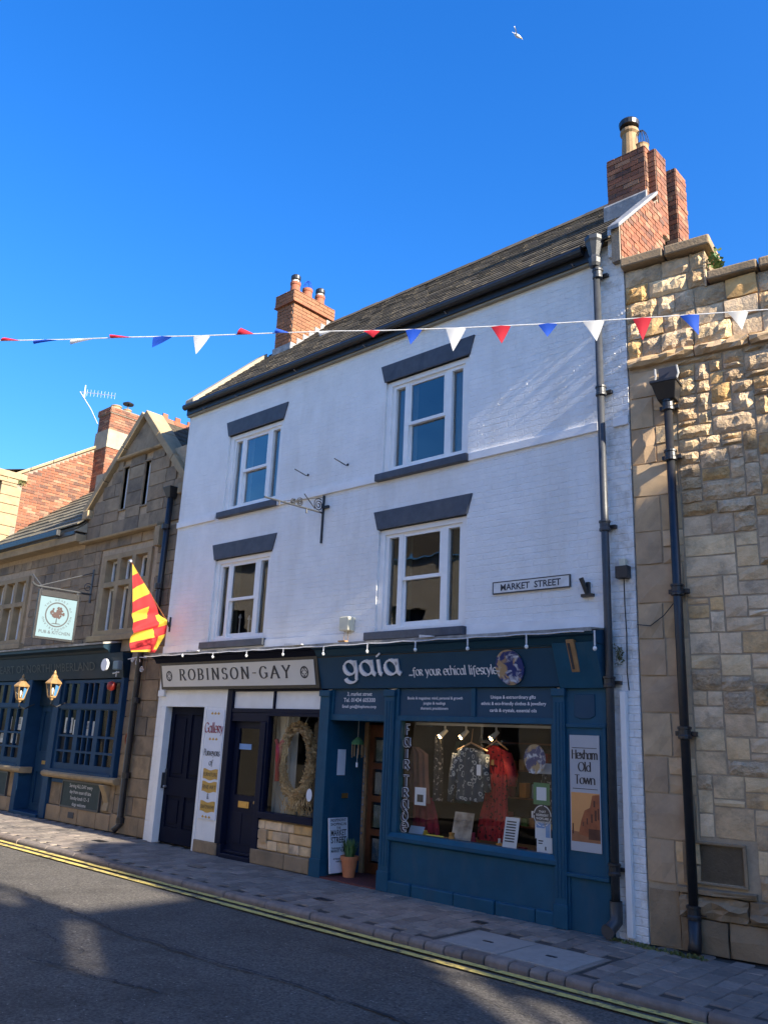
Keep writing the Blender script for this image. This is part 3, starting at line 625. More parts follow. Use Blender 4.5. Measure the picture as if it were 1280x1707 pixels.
# chimneys
ch = stack(WB, 7.95, 8.49, .98, 1.4, 8.2, 9.5, 'brick_old')
mb = MB(); mb2 = MB().box(8.5, 8.6, 1.06, 1.36, 8.2, 9.44); mb2.build('flue_core', 'mortar', ch)
brickface(mb, (8.5, 1.06, 8.2), X_, Z_, -Y_, .1, 1.24); brickface(mb, (8.6, 1.06, 8.2), Y_, Z_, X_, .3, 1.24); mb.build('flue_brickwork', 'brick_old', ch, kind='stuff')
MB().prism([(.94, roofz(.94)+.0), (.94, roofz(.94)+.24), (.985, roofz(.985)+.26), (.985, roofz(.985))], 'x', 7.9, 8.5).build('lead_flashing', 'lead', ch)
pt = MB().lathe([(.15, 0), (.135, .04), (.115, .1), (.1, .42), (.125, .45), (.125, .49), (.11, .5)], (8.2, 1.18, 9.5), 16).build('chimney_pot', 'buff_clay', ch, smooth=False)
c2 = MB().lathe([(.05, 0), (.05, .1)], (8.2, 1.18, 10.0), 10); c2.lathe([(.13, .04), (.14, .1), (.13, .12), (.1, .14)], (8.2, 1.18, 10.02), 16).build('cowl', 'black_iron', pt)
pt = MB().lathe([(.12, 0), (.1, .05), (.09, .2), (.1, .22)], (8.34, 1.24, 9.5), 14).build('chimney_pot', 'buff_clay', ch)
mb = MB()
for k in range(6):
    a = pi*k/6; mb.tube([(8.34+.1*cos(a)*cos(q), 1.24+.1*sin(a)*cos(q), 9.72+.26*sin(q)) for q in [pi*i/8 for i in range(9)]], .004, 5)
mb.build('wire_guard', 'grey_iron', pt)
ch = stack(WB, .5, .99, 1.42, 2.45, 8.4, 10.02, 'brick_new')
mb = MB(); MB().box(.464, 1.026, 1.384, 2.486, 10.02, 10.27).build('cap_core', 'mortar', ch)
brickface(mb, (.46, 1.384, 10.02), X_, Z_, -Y_, .57, .25); brickface(mb, (1.026, 1.38, 10.02), Y_, Z_, X_, 1.11, .25); mb.build('cap_bricks', 'brick_new', ch, kind='stuff')
MB().box(.44, 1.05, 1.37, 2.5, 10.0, 10.022).build('cap_shelf', 'brick_old', ch)
for k, (y, cw) in enumerate(((1.62, 1), (1.95, 2), (2.3, 1))):
    p = pot(ch, .75, y, 10.26, .34, .105, 'terracotta')
    if cw == 1:
        MB().lathe([(.075, 0), (.075, .06)], (.75, y, 10.59), 14).build('cowl_collar', 'white_paint', p); MB().lathe([(.09, 0), (.1, .02), (.1, .09), (.07, .12)], (.75, y, 10.65), 14).build('cowl', 'black_iron', p)
    else:
        mb = MB()
        for q in range(7):
            a = pi*q/7; mb.tube([(.75+.1*cos(a)*cos(b), y+.1*sin(a)*cos(b), 10.6+.2*sin(b)) for b in [pi*i/8 for i in range(9)]], .004, 5)
        mb.build('wire_guard', 'pennant_blue', p)
fl = MB(); 
for i in range(7):
    y0 = 1.4+i*.15; fl.hexa([(.99, y0, roofz(y0)), (1.012, y0, roofz(y0)), (1.012, y0+.15, roofz(y0+.15)), (.99, y0+.15, roofz(y0+.15)), (.99, y0, roofz(y0)+.16), (1.012, y0, roofz(y0)+.16), (1.012, y0+.15, roofz(y0)+.16), (.99, y0+.15, roofz(y0)+.16)])
fl.box(.48, 1.02, 1.385, 1.425, roofz(1.4)-.02, roofz(1.4)+.14); fl.build('lead_flashing', 'lead', ch)
# rear stack seen beyond the parapet
ch = stack(WB, 8.43, 8.6, 1.7, 2.05, 7.6, 9.53, 'brick_old')
# ------------------------------------------------------------------ gallery shopfront (cream fascia, left)
GA = thing('shopfront', 'cream and navy gallery shopfront reading ROBINSON-GAY, below the flag', 'shopfront', (2.1, 0, 0))
fN = Vector((0, -1, .0)).normalized()
def fascia(parent, x0, x1, zb, zt, yb, yt, m, name='fascia', depth=.1):
    return MB().hexa([(x0, yb, zb), (x1, yb, zb), (x1, .02, zb), (x0, .02, zb), (x0, yt, zt), (x1, yt, zt), (x1, .02, zt), (x0, .02, zt)]).build(name, m, parent, bevel=.004)
FB, FT, ZB, ZT = -.13, -.22, 2.37, 2.79
f = fascia(GA, .26, 4.06, ZB, ZT, FB, FT, 'sign_frame')
def onf(x, t, d): return Vector((x, FB+(FT-FB)*t-d, ZB+(ZT-ZB)*t))
fW = (onf(0, 1, 0)-onf(0, 0, 0)).normalized(); fNn = X_.cross(fW) * 1
if fNn.y > 0: fNn = -fNn
mb = MB(); a = [onf(.33, .1, .004), onf(4.0, .1, .004), onf(4.0, .9, .004), onf(.33, .9, .004)]; mb.add(a+[p+fNn*.008 for p in a], [(4, 5, 6, 7), (0, 1, 5, 4), (1, 2, 6, 5), (2, 3, 7, 6), (3, 0, 4, 7)])
sb_ = mb.build('sign_board', 'cream_sign', f)
pen(MB(), 'ROBINSON-GAY', onf(2.17, .34, .012), X_, fW, fNn, .235, nibw=.15, ang=0, thin=.05, serif=.1, track=.3, center=True, sx=1.1).build('lettering', 'letter_dark', f)
mb = MB()
for cx in (.53, 3.8):                             # four-lobed emblem in a ring
    for i in range(24):
        a0, a1 = 2*pi*i/24, 2*pi*(i+1)/24
        P = lambda r, a: onf(cx+r*cos(a), .5+r*sin(a)/.43, .012+.002)
        mb.quad(P(.062, a0), P(.085, a0), P(.085, a1), P(.062, a1))
    for i in range(32):
        a0, a1 = 2*pi*i/32, 2*pi*(i+1)/32; r = lambda a: .05+.012*cos(4*a)
        mb.quad(P(r(a0)-.016, a0), P(r(a0), a0), P(r(a1), a1), P(r(a1)-.016, a1))
mb.build('emblem', 'letter_dark', f)
def cornice(parent, x0, x1, m, top='lead'):
    c = MB().prism([(.0, 2.79), (-.225, 2.79), (-.25, 2.83), (-.27, 2.86), (-.33, 2.875), (-.33, 2.92), (0, 2.945)], 'x', x0, x1).build('cornice', m, parent)
    mb = MB(); n = int((x1-x0)/.25)
    for i in range(n):                            # dressed lead with a rippled edge
        xa, xb = x0+(x1-x0)*i/n, x0+(x1-x0)*(i+1)/n; a, b = .008*sin(i*2.1)+.01, .008*sin((i+1)*2.1)+.01
        mb.hexa([(xa, -.345-a, 2.895), (xb, -.345-b, 2.895), (xb, -.002, 2.95), (xa, -.002, 2.95), (xa, -.345-a, 2.935), (xb, -.345-b, 2.935), (xb, -.002, 2.965), (xa, -.002, 2.965)])
    mb.build('lead_capping', top, c)
    return c
mat('weathered_lead', (.22, .21, .19), .8, .3, 9, .6, 30, dirt=(.55, .54, .5), dirt_s=4, dirt_a=.8)
cornice(GA, .16, 4.06, 'door_black', 'weathered_lead')
# panelled white surround and black door
MB().box(.16, 1.96, -.045, .03, 2.1, 2.37).build('white_panel', 'white_paint', GA, bevel=.004)
MB().box(.1, .28, -.09, .03, 2.26, 2.36).build('frame_cap', 'white_paint', GA, bevel=.01)
for a, b in ((.22, .34), (1.4, 1.46)): MB().box(a, b, -.06, .1, 0, 2.1).build('door_post', 'white_paint', GA, bevel=.006)
d = MB().holes(.35, 1.4, .02, 2.1, .06, .1, [(.45, .83, .25, .72), (.93, 1.3, .25, .72), (.45, .83, 1.0, 1.98), (.93, 1.3, 1.0, 1.98)]).build('panelled_door', 'door_black', GA, bevel=.008)
for (a, b, c_, e) in ((.45, .83, .25, .72), (.93, 1.3, .25, .72), (.45, .83, 1.0, 1.98), (.93, 1.3, 1.0, 1.98)):
    MB().box(a, b, .082, .1, c_, e).box(a+.06, b-.06, .068, .082, c_+.06, e-.06).build('door_panel', 'door_black', d, bevel=.006)
MB().lathe([(.006, .055), (.02, .045), (.022, .03), (.008, .015), (.02, .005), (.02, 0)][::-1], (.42, .0, .85), 10, 'y').build('door_knob', 'steel', d, smooth=True)
o = MB().box(.345, .352, .0, .055, .82, 1.06).build('push_plate', 'grey_iron', d)
MB().box(.355, .4, .045, .06, .86, 1.12).build('lock_plate', 'grey_iron', d)
# painted gallery board
pb = MB().box(1.46, 1.97, -.05, .02, .17, 2.1).build('painted_pier', 'white_paint', GA, bevel=.004)
brd = MB().box(1.5, 1.93, -.064, -.051, .47, 2.06).build('gallery_board', 'print_white', GA)
B0 = lambda x, z: Vector((x, -.066, z))
def script(s, z, h, m, sx=.9): pen(MB(), s, B0(1.71, z), X_, Z_, -Y_, h, nibw=.1, ang=35, thin=.035, center=True, depth=.001, sx=sx).build('lettering', m, brd)
GL['F2']=GL['F']
script('Gallery', 1.72, .2, 'letter_red', .78)
GL['P'] = (.5, [Ln((.08, 0), (.08, .72)), El(.24, .54, .22, .18, 90, -90), Ln((.08, .72), (.24, .72)), Ln((.08, .36), (.24, .36))])
script('Purveyors', 1.38, .13, 'letter_dark', .72); script('of', 1.24, .12, 'letter_dark')
for s, z, hh in (('FURNITURE', 1.08, .075), ('FINE ART', .9, .075), ('CRAFTSMANSHIP', .62, .07)):
    mb = MB(); n = 14                             # golden ribbon scroll with wavy edge
    for i in range(n):
        xa, xb = 1.54+.36*i/n, 1.54+.36*(i+1)/n; wv = lambda x: .012*sin((x-1.5)*22)
        mb.quad((xa, -.0665, z-.045+wv(xa)), (xb, -.0665, z-.045+wv(xb)), (xb, -.0665, z+.1+wv(xb)), (xa, -.0665, z+.1+wv(xa)))
    mb.build('scroll', 'letter_gold', brd)
    sans(MB(), s, B0(1.72, z), X_, Z_, -Y_, hh*.8, maxw=.33, lift=.003).build('lettering', 'letter_dark', brd)
script('&', .76, .11, 'letter_dark')
mb = MB()
for z in (2.0, 1.62, .5):
    for k in range(3):
        c_ = 1.63+.08*k
        mb.add([(c_-.035, -.067, z), (c_, -.067, z+.03), (c_+.035, -.067, z), (c_, -.067, z-.015)], [(0, 1, 2, 3)])
mb.build('ornament', 'letter_gold', brd)
MB().box(1.45, 2.02, -.07, .06, 0, .17).build('stone_block', 'stone_dark', GA, bevel=.012)
# navy half-glazed door and shop window
nv = MB().box(1.97, 2.1, -.07, .05, .17, 2.37).box(2.03, 2.12, -.065, .05, .0, .17).box(2.1, 2.92, -.05, .05, 1.9, 2.03).box(2.1, 4.05, -.06, .05, 2.03, 2.09).box(2.1, 4.05, -.06, .05, 2.335, 2.37).box(2.8, 2.92, -.07, .05, 0.0, 1.9).box(3.02, 3.06, -.05, .05, 2.09, 2.335).box(2.92, 4.05, -.06, .05, 1.985, 2.03).box(2.92, 4.05, -.1, .05, .6, .69).box(2.92, 2.96, -.05, .05, .69, 1.985).box(4.0, 4.05, -.05, .05, .69, 1.985)
nv.build('navy_frame', 'navy', GA, bevel=.006)
for a, b in ((2.1, 3.02), (3.06, 4.05)): MB().box(a, b, -.02, .02, 2.09, 2.335).build('transom_panel', 'white_paint', GA)
d = MB().holes(2.12, 2.8, .1, 1.9, .03, .075, [(2.22, 2.7, .86, 1.8)]).build('glazed_door', 'navy', GA, bevel=.006)
MB().quad((2.21, .05, .85), (2.71, .05, .85), (2.71, .05, 1.81), (2.21, .05, 1.81)).build('pane', 'shop_glass', d)
for a, b in ((2.2, 2.44), (2.48, 2.72)): MB().box(a, b, .022, .03, .2, .62).build('door_panel', 'navy', d, bevel=.005)
lb = MB().box(2.34, 2.58, .016, .03, .69, .78).build('letterbox', 'brass', d, bevel=.004); MB().box(2.38, 2.54, .012, .016, .715, .755).build('flap', 'brass', lb)
MB().lathe([(.03, .0), (.025, -.03), (.01, -.04)], (2.72, .03, .78), 10, 'y').build('door_knob', 'brass', d)
MB().box(2.22, 2.5, .046, .049, 1.5, 1.58).build('door_sticker', 'blue_card', d)
MB().box(2.12, 2.82, -.09, .1, -.02, .06).box(2.12, 2.82, -.02, .1, .06, .1).build('doorstep', 'navy', GA, bevel=.01)
MB().quad((2.95, .0, .68), (4.01, .0, .68), (4.01, .0, 1.99), (2.95, .0, 1.99)).build('shop_window', 'shop_glass', GA)
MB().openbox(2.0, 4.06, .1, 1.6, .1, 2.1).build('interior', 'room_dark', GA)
MB().box(2.92, 4.04, .06, .9, .5, .66).build('display_shelf', 'room_pale', GA)
cu = MB()
for i in range(20):
    xa, xb = 2.75+.5*i/20, 2.75+.5*(i+1)/20; cu.quad((xa, .3+.02*sin(i*1.2), .6), (xb, .3+.02*sin((i+1)*1.2), .6), (xb, .3+.02*sin((i+1)*1.2), 2.05), (xa, .3+.02*sin(i*1.2), 2.05))
cu.build('window_curtain', 'room_pale', GA, smooth=True)
# coursed stone stall riser, each stone apart
sr = MB().box(2.8, 4.02, -.02, .05, .0, .6).build('stall_riser', 'mortar_sand', GA)
z = .0
for hgt in (.2, .13, .13, .125):
    x = 2.8
    while x < 3.99:
        L = random.uniform(.18, .36) if z > 0 else random.uniform(.5, .8); x1 = min(x+L, 4.015)
        if 4.015-x1 < .1: x1 = 4.015
        yy = -.05 if z > 0 else -.075
        if not (z > .15 and z < .5 and x < 3.1 < x1 and False):
            MB().box(x+.006, x1-.006, yy-random.uniform(0, .012), -.015, z+.006, z+hgt-.006).build('stone', 'stone_face' if z > 0 else 'stone_dark', sr, bevel=.012)
        x = x1
    z += hgt
gr = MB().box(2.98, 3.13, -.082, -.07, .3, .47)
for k in range(8): gr.box(2.985, 3.125, -.09, -.082, .305+k*.02, .315+k*.02)
gr.build('air_brick', 'stone_quoin', GA)
# straw wreath with a red ribbon hanging in the window
WR = thing('wreath', 'oval straw wreath with a red ribbon hanging in the gallery window', 'wreath', (3.48, .1, 1.42))
mb = MB()
for i in range(5200):
    a = random.uniform(0, 2*pi); ph = random.uniform(0, 2*pi); rr = .062*sqrt(random.random())
    rad = 1+rr*cos(ph)/.4; c_ = Vector((3.42+.3*cos(a)*rad, .12+rr*sin(ph), 1.4+.46*sin(a)*(1+rr*cos(ph)/.55)))
    d_ = Vector((random.gauss(0, 1), random.gauss(0, 1), random.gauss(0, 1))).normalized()*random.uniform(.02, .05) + Vector((-sin(a), 0, cos(a)))*.03
    s_ = d_.cross(Vector((random.gauss(0, 1), random.gauss(0, 1), random.gauss(0, 1)))).normalized()*.011
    mb.tint = random.random()*.98+.01; mb.add([c_-d_-s_, c_-d_+s_, c_+d_*1.2, c_+s_*1.3], [(0, 1, 2), (1, 3, 2)])
mb.build('straw', 'straw', WR)
mb = MB().tube([(3.13, .04, 1.58), (3.15, .02, 1.46), (3.12, .04, 1.3), (3.14, .04, 1.1)], .04, 8, rs=[.05, .045, .03, .04]); mb.tube([(3.06, .04, 1.66), (3.14, .02, 1.56), (3.21, .04, 1.66)], .03, 8); mb.build('ribbon', 'red_ribbon', WR, smooth=True)
MB().tube([(3.35, .12, 1.85), (3.25, .12, 2.05)], .004, 5).tube([(3.52, .12, 1.85), (3.65, .12, 2.05)], .004, 5).build('hanging_wire', 'wire_white', WR)
o = MB().lathe([(.055, 0), (.055, .003)], (3.86, -.008, .97), 20, 'y', 1.5).build('window_sticker', 'print_white', loc=(3.86, -.008, .97)); tag(o, 'small white oval sticker on the gallery window glass', 'sticker')
mb = MB()
for i in range(130):
    c_ = Vector((random.gauss(3.42, .16), random.uniform(.08, .25), random.uniform(.67, .9))); d_ = Vector((random.gauss(0, .03), random.gauss(0, .03), .07)); s_ = Vector((.007, .003, 0))
    mb.tint = random.random()*.98+.01; mb.add([c_-d_-s_, c_-d_+s_, c_+d_], [(0, 1, 2)])
o = mb.build('straw_bunch', 'straw', loc=(3.45, .25, .67)); tag(o, 'loose straw heap lying under the wreath in the gallery window', 'straw')
# ------------------------------------------------------------------ blue shopfront (right)
GS = thing('shopfront', 'deep blue shopfront with white gaia lettering and a big display window', 'shopfront', (6.2, 0, 0))
cornice(GS, 4.06, 8.27, 'shop_blue_dark', 'weathered_lead')
f = fascia(GS, 4.06, 7.74, 2.36, 2.79, -.09, -.21, 'shop_blue_dark')
FB, FT, ZB, ZT = -.09, -.21, 2.36, 2.79
fW = (onf(0, 1, 0)-onf(0, 0, 0)).normalized(); fNn = X_.cross(fW)
if fNn.y > 0: fNn = -fNn
MB().add([onf(4.075, .94, .0)+fNn*.001, onf(7.72, .94, 0)+fNn*.001, onf(7.72, .97, 0)+fNn*.01, onf(4.075, .97, 0)+fNn*.01], [(0, 1, 2, 3)]).build('fascia_bead', 'sign_frame', f)
pen(MB(), 'gaia', onf(4.56, .4, .0), X_, fW, fNn, .37, nibw=.16, ang=30, thin=.06, track=.06, depth=.022, sx=1.38, lift=.004).build('raised_lettering', 'letter_white', f)
pen(MB(), '...for your ethical lifestyle', onf(5.66, .34, .0), X_, fW, fNn, .145, nibw=.11, ang=28, thin=.045, track=.03, depth=.002, sx=.8).build('lettering', 'letter_white', f)
# globe picture on a thin oval plate
gd = MB(); n = 36; cx = 7.16
pr_ = [onf(cx+.185*cos(2*pi*i/n), .5+.19*sin(2*pi*i/n)/.43, .0) for i in range(n)]
gd.add([p+fNn*.012 for p in pr_]+[p+fNn*.028 for p in pr_], [tuple(range(n, 2*n))]+[(i, (i+1) % n, n+(i+1) % n, n+i) for i in range(n)]); gd.build('globe_plate', 'globe_print', f)
# end bracket block with timber scroll
eb = fascia(GS, 7.75, 8.26, 2.34, 2.80, -.1, -.26, 'shop_blue', 'console_block')
mb = MB().hexa([(7.93, -.16, 2.5), (8.03, -.16, 2.5), (8.03, -.1, 2.5), (7.93, -.1, 2.5), (7.93, -.29, 2.83), (8.03, -.29, 2.83), (8.03, -.2, 2.83), (7.93, -.2, 2.83)]); mb.build('timber_bracket', 'wood_light', eb, bevel=.01)
MB().hexa([(7.95, -.176, 2.53), (7.975, -.176, 2.53), (7.975, -.15, 2.53), (7.95, -.15, 2.53), (7.95, -.285, 2.79), (7.975, -.285, 2.79), (7.975, -.24, 2.79), (7.95, -.24, 2.79)]).build('dark_groove', 'ink', eb)
# pilasters
def pilaster(x0, x1, fl=True):
    p = MB().box(x0, x1, -.1, .02, .0, 2.34).box(x0-.012, x1+.012, -.115, .02, .0, .22).box(x0-.012, x1+.012, -.118, .02, 2.26, 2.34).build('pilaster', 'shop_blue', GS, bevel=.006)
    if fl:
        n = 3; w_ = (x1-x0)/(n*2+1)
        for k in range(n): MB().box(x0+w_*(2*k+1), x0+w_*(2*k+2), -.108, -.1, .28, 2.2).build('reed', 'shop_blue', p, bevel=.004)
    return p
pilaster(4.06, 4.24, False); pilaster(5.24, 5.4); pilaster(7.66, 7.8)
# head panels over door and window with lettering
hp = MB().box(4.24, 5.24, -.06, .02, 1.95, 2.03).box(4.24, 4.28, -.06, .02, 2.03, 2.355).box(5.2, 5.24, -.06, .02, 2.03, 2.355).box(5.4, 7.66, -.07, .02, 1.965, 2.03).box(6.56, 6.62, -.07, .02, 2.03, 2.355).box(5.4, 5.45, -.07, .02, 2.03, 2.355).build('head_rail', 'shop_blue', GS, bevel=.005)
p1 = MB().box(4.28, 5.2, -.04, .0, 2.03, 2.355).build('head_panel', 'shop_blue_dark', GS); p2 = MB().box(5.45, 6.56, -.045, .0, 2.03, 2.355).build('head_panel', 'shop_blue_dark', GS); p3 = MB().box(6.62, 7.66, -.045, .0, 2.03, 2.355).build('head_panel', 'shop_blue_dark', GS)
for s, z, h in (('3, market street', 2.27, .05), ('Tel. 01434 605300', 2.19, .055), ('Email: gaia@thephone.coop', 2.115, .04)): sans(MB(), s, (4.74, -.042, z), X_, Z_, -Y_, h, bold=.01, maxw=.75).build('lettering', 'letter_white', p1)
for s, z, h in (('Books & magazines: mind, personal & growth', 2.225, .034), ('jungian & readings', 2.165, .034), ('shamanic practitioners', 2.105, .034)): sans(MB(), s, (6.0, -.047, z), X_, Z_, -Y_, h, bold=.012, maxw=.95).build('lettering', 'letter_white', p2)
for s, z, h in (('Unique & extraordinary gifts', 2.235, .038), ('ethnic & eco-friendly clothes & jewellery', 2.165, .038), ('cards & crystals, essential oils', 2.09, .038)): sans(MB(), s, (7.12, -.047, z), X_, Z_, -Y_, h, bold=.015, maxw=.95).build('lettering', 'letter_white', p3)
# window, sill, stall riser, plinth
for a, b in ((5.4, 5.49), (7.62, 7.66)): MB().box(a, b, -.075, .02, .67, 1.965).build('window_stile', 'shop_blue', GS, bevel=.006)
MB().quad((5.48, -.02, .66), (7.63, -.02, .66), (7.63, -.02, 1.975), (5.48, -.02, 1.975)).build('shop_window', 'shop_glass', GS)
MB().prism([(.05, .56), (-.085, .56), (-.11, .58), (-.11, .62), (-.075, .67), (.05, .67)], 'x', 5.36, 7.7).build('window_sill', 'shop_blue', GS, bevel=.006)
MB().box(5.37, 7.7, -.065, .05, .12, .56).build('stall_riser', 'shop_blue', GS)
x = 5.34
for L in (.42, .62, .55, .5, .36):
    MB().box(x, x+L-.008, -.105+random.uniform(-.008, .008), .0, -.02, .12+random.uniform(-.01, .02)).build('plinth_stone', 'shop_blue', GS, bevel=.018); x += L
# right-hand side panel
sp = MB().box(7.8, 8.26, -.06, .02, .0, 2.34).build('side_panel', 'shop_blue', GS)
MB().box(7.79, 8.265, -.095, -.06, .49, .53).build('panel_ledge', 'shop_blue', sp, bevel=.008); MB().box(7.8, 8.262, -.08, -.06, 1.94, 1.98).build('panel_rail', 'shop_blue', sp, bevel=.006)
MB().box(8.225, 8.26, -.085, -.06, .53, 1.94).box(7.8, 7.825, -.08, -.06, .0, .49).build('panel_stile', 'shop_blue', sp, bevel=.005)
MB().prism([(7.9, 2.28), (8.14, 2.28), (8.14, 2.06), (8.08, 2.03), (7.96, 2.03), (7.9, 2.06)], 'y', -.072, -.06).build('shield_panel', 'shop_blue_dark', sp, bevel=.006)
# poster on that panel
PO = thing('poster', 'grey and sepia poster reading Hexham Old Town on the blue side panel', 'poster', (8.0, -.065, .74))
MB().box(7.84, 8.18, -.072, -.0625, .74, 1.865).build('sheet', 'print_grey', PO)
for s, z in (('Hexham', 1.63), ('Old', 1.51), ('Town', 1.385)): pen(MB(), s.replace('d', 'D') if s == 'Old' else s, (8.01, -.0725, z), X_, Z_, -Y_, .12, nibw=.13, ang=8, thin=.05, serif=.06, center=True, depth=.0008, sx=.72 if s == 'Hexham' else .85, lift=.001).build('lettering', 'letter_dark', PO)
for zz in (1.735, 1.335): MB().box(7.87, 8.15, -.0742, -.0725, zz, zz+.006).build('rule', 'letter_dark', PO)
q = lambda x, z, d=.0: (x, -.0728-d, z)
MB().quad(q(7.85, .83), q(8.17, .83), q(8.17, 1.3), q(7.85, 1.3)).build('print_sky', 'sepia_sky', PO)
MB().quad(q(7.85, .83, .0004), q(8.17, .83, .0004), q(8.17, .9, .0004), q(7.85, .93, .0004)).build('print_road', 'sepia_road', PO)
MB().add([q(7.93, .9, .0008), q(8.17, .86, .0008), q(8.17, 1.29, .0008), q(8.09, 1.28, .0008), q(8.06, 1.16, .0008), q(8.0, 1.13, .0008), q(7.96, 1.03, .0008)], [(0, 1, 2, 3, 4, 5, 6)]).build('print_houses', 'sepia_mid', PO)
mb = MB()
for (a, b, c_, e) in ((8.07, 8.09, 1.02, 1.1), (8.11, 8.135, 1.04, 1.14), (8.02, 8.035, 1.0, 1.06), (8.145, 8.16, 1.05, 1.16), (7.98, 7.99, .98, 1.02), (8.04, 8.17, .86, .96), (7.86, 7.875, .9, 1.0), (8.1, 8.12, 1.17, 1.23)): mb.quad(q(a, c_, .0012), q(b, c_, .0012), q(b, e, .0012), q(a, e, .0012))
mb.build('print_windows', 'sepia_dark', PO)
# recessed entrance
en = MB()
en.quad((4.24, .0, 0), (4.27, .62, 0), (4.27, .62, 2.0), (4.24, .0, 2.0)); en.build('entrance_side', 'shop_blue', GS)
MB().box(4.2, 5.4, .6, .68, 1.62+.3, 2.1).build('entrance_head', 'shop_blue_dark', GS)
MB().quad((4.2, .0, 2.0), (5.4, .0, 2.0), (5.4, .7, 2.0), (4.2, .7, 2.0)).build('entrance_soffit', 'shop_blue_dark', GS)
MB().box(4.24, 5.24, -.1, .66, -.02, .02).build('doorstep', 'floor_red', GS, bevel=.006)
MB().box(5.26, 5.34, .02, 1.1, 0, 2.0).build('entrance_return', 'shop_blue_dark', GS)
MB().openbox(4.2, 5.26, .68, 2.4, .0, 2.1).build('lobby', 'room_brown', GS)
MB().box(4.27, 4.34, .58, .66, .0, 1.95).build('door_frame', 'wood_light', GS, bevel=.006)
d = MB().holes(4.36, 5.22, .03, 1.95, .6, .645, [(4.44, 4.66, .16+.42*k, .5+.42*k) for k in range(4)]+[(4.76, 5.14, .16, 1.76)]).build('wooden_door', 'wood_brown', GS, bevel=.006)
for k in range(4):
    MB().box(4.44, 4.66, .62, .626, .16+.42*k, .5+.42*k).build('pane', 'shop_glass', d)
    MB().box(4.46, 4.64, .629, .634, .18+.42*k, .46+.42*k).build('pane_notice', ['photo_blue', 'photo_green', 'photo_beige', 'photo_green'][k], d)
MB().quad((4.76, .62, .16), (5.14, .62, .16), (5.14, .62, 1.76), (4.76, .62, 1.76)).build('pane', 'shop_glass', d)
mb = MB()
for k in range(12): mb.lathe([(.004, -.014), (.013, 0), (.004, .014)], (4.31, .565, 1.5-.09*k), 8)
mb.tube([(4.31, .565, 1.62), (4.31, .565, .45)], .002, 4); mb.build('bead_string', 'steel', GS)
MB().box(4.268, 4.275, .2, .31, .96, 1.02).build('letterbox', 'brass', GS)
o = MB().box(4.262, 4.266, .09, .24, 1.25, 1.58).build('notice', 'print_white', loc=(4.264, .15, 1.25)); tag(o, 'white paper notice pinned to the blue side of the entrance', 'notice')
# wind chime hanging in the doorway
WC = thing('wind_chime', 'green topped wind chime with hanging shells in the blue shop doorway', 'wind chime', (4.42, .3, 1.5))
MB().lathe([(.01, .2), (.06, .16), (.09, .12), (.085, .1)][::-1], (4.42, .3, 1.55), 12).build('top', 'green_card', WC)
mb = MB()
for k in range(9):
    a = 2*pi*k/9; mb.tube([(4.42+.075*cos(a), .3+.075*sin(a), 1.65), (4.42+.075*cos(a), .3+.075*sin(a), 1.52-.02*(k % 3))], .007, 6)
mb.build('shells', 'buff_clay', WC)
MB().tube([(4.42, .3, 1.75), (4.42, .3, 1.99)], .003, 4).tube([(4.42, .3, 1.6), (4.42, .3, 1.42)], .003, 4).box(4.405, 4.435, .295, .305, 1.36, 1.42).build('cord', 'print_white', WC)
# sign board leaning in the entrance
SB = thing('sign_board', 'white board reading MARKET STREET leaning in the blue shop entrance', 'sign', (4.32, .16, .02))
a0, a1 = Vector((4.36, -.03, .06)), Vector((4.36, .31, .06)); tp = Vector((-.07, .0, .66))
bU = (a1-a0).normalized(); bW = tp.normalized(); bN = bU.cross(bW); bN = bN if bN.x > 0 else -bN
q8 = [a0, a1, a1-bN*.02, a0-bN*.02]; MB().hexa(q8+[p+tp for p in q8]).build('board', 'print_white', SB)
mid = (a0+a1)/2
for s, t_, h in (('INDEPENDENT', .93, .036), ('SHOPPING IN', .855, .036), ('THE', .79, .03), ('MARKET', .67, .075), ('STREET', .54, .075), ('businesses of the', .43, .028), ('MARKET PLACE', .37, .034), ('all the year round', .24, .022), ('thank you', .19, .022)): sans(MB(), s, mid+tp*t_, bU, bW, bN, h, bold=.02, maxw=.28).build('lettering', 'letter_dark', SB)
# potted plant
PP = thing('potted_plant', 'terracotta pot with upright green leaves standing in the blue shop entrance', 'plant', (4.47, .2, .02))
MB().lathe([(.075, 0), (.105, .2), (.115, .2), (.12, .25), (.108, .25), (.095, .21)], (4.47, .2, .02), 20).build('pot', 'clay_pot', PP, smooth=False); MB().lathe([(.1, 0), (.09, .004)], (4.47, .2, .23), 16).build('soil', 'joint', PP)
mb = MB()
for i in range(70):
    a = random.uniform(0, 2*pi); r = random.uniform(0, .06); h = random.uniform(.12, .26); ln = random.uniform(.02, .1)
    b = Vector((4.47+r*cos(a), .2+r*sin(a), .24)); e = b+Vector((ln*cos(a), ln*sin(a), h)); m_ = (b+e)/2+Vector((0, 0, .03)); s_ = Vector((-sin(a), cos(a), 0))*.008
    mb.tint = random.random()*.98+.01; mb.add([b-s_, b+s_, m_+s_*1.2, m_-s_*1.2, e], [(0, 1, 2, 3), (3, 2, 4)])
mb.build('leaves', 'leaf', PP)
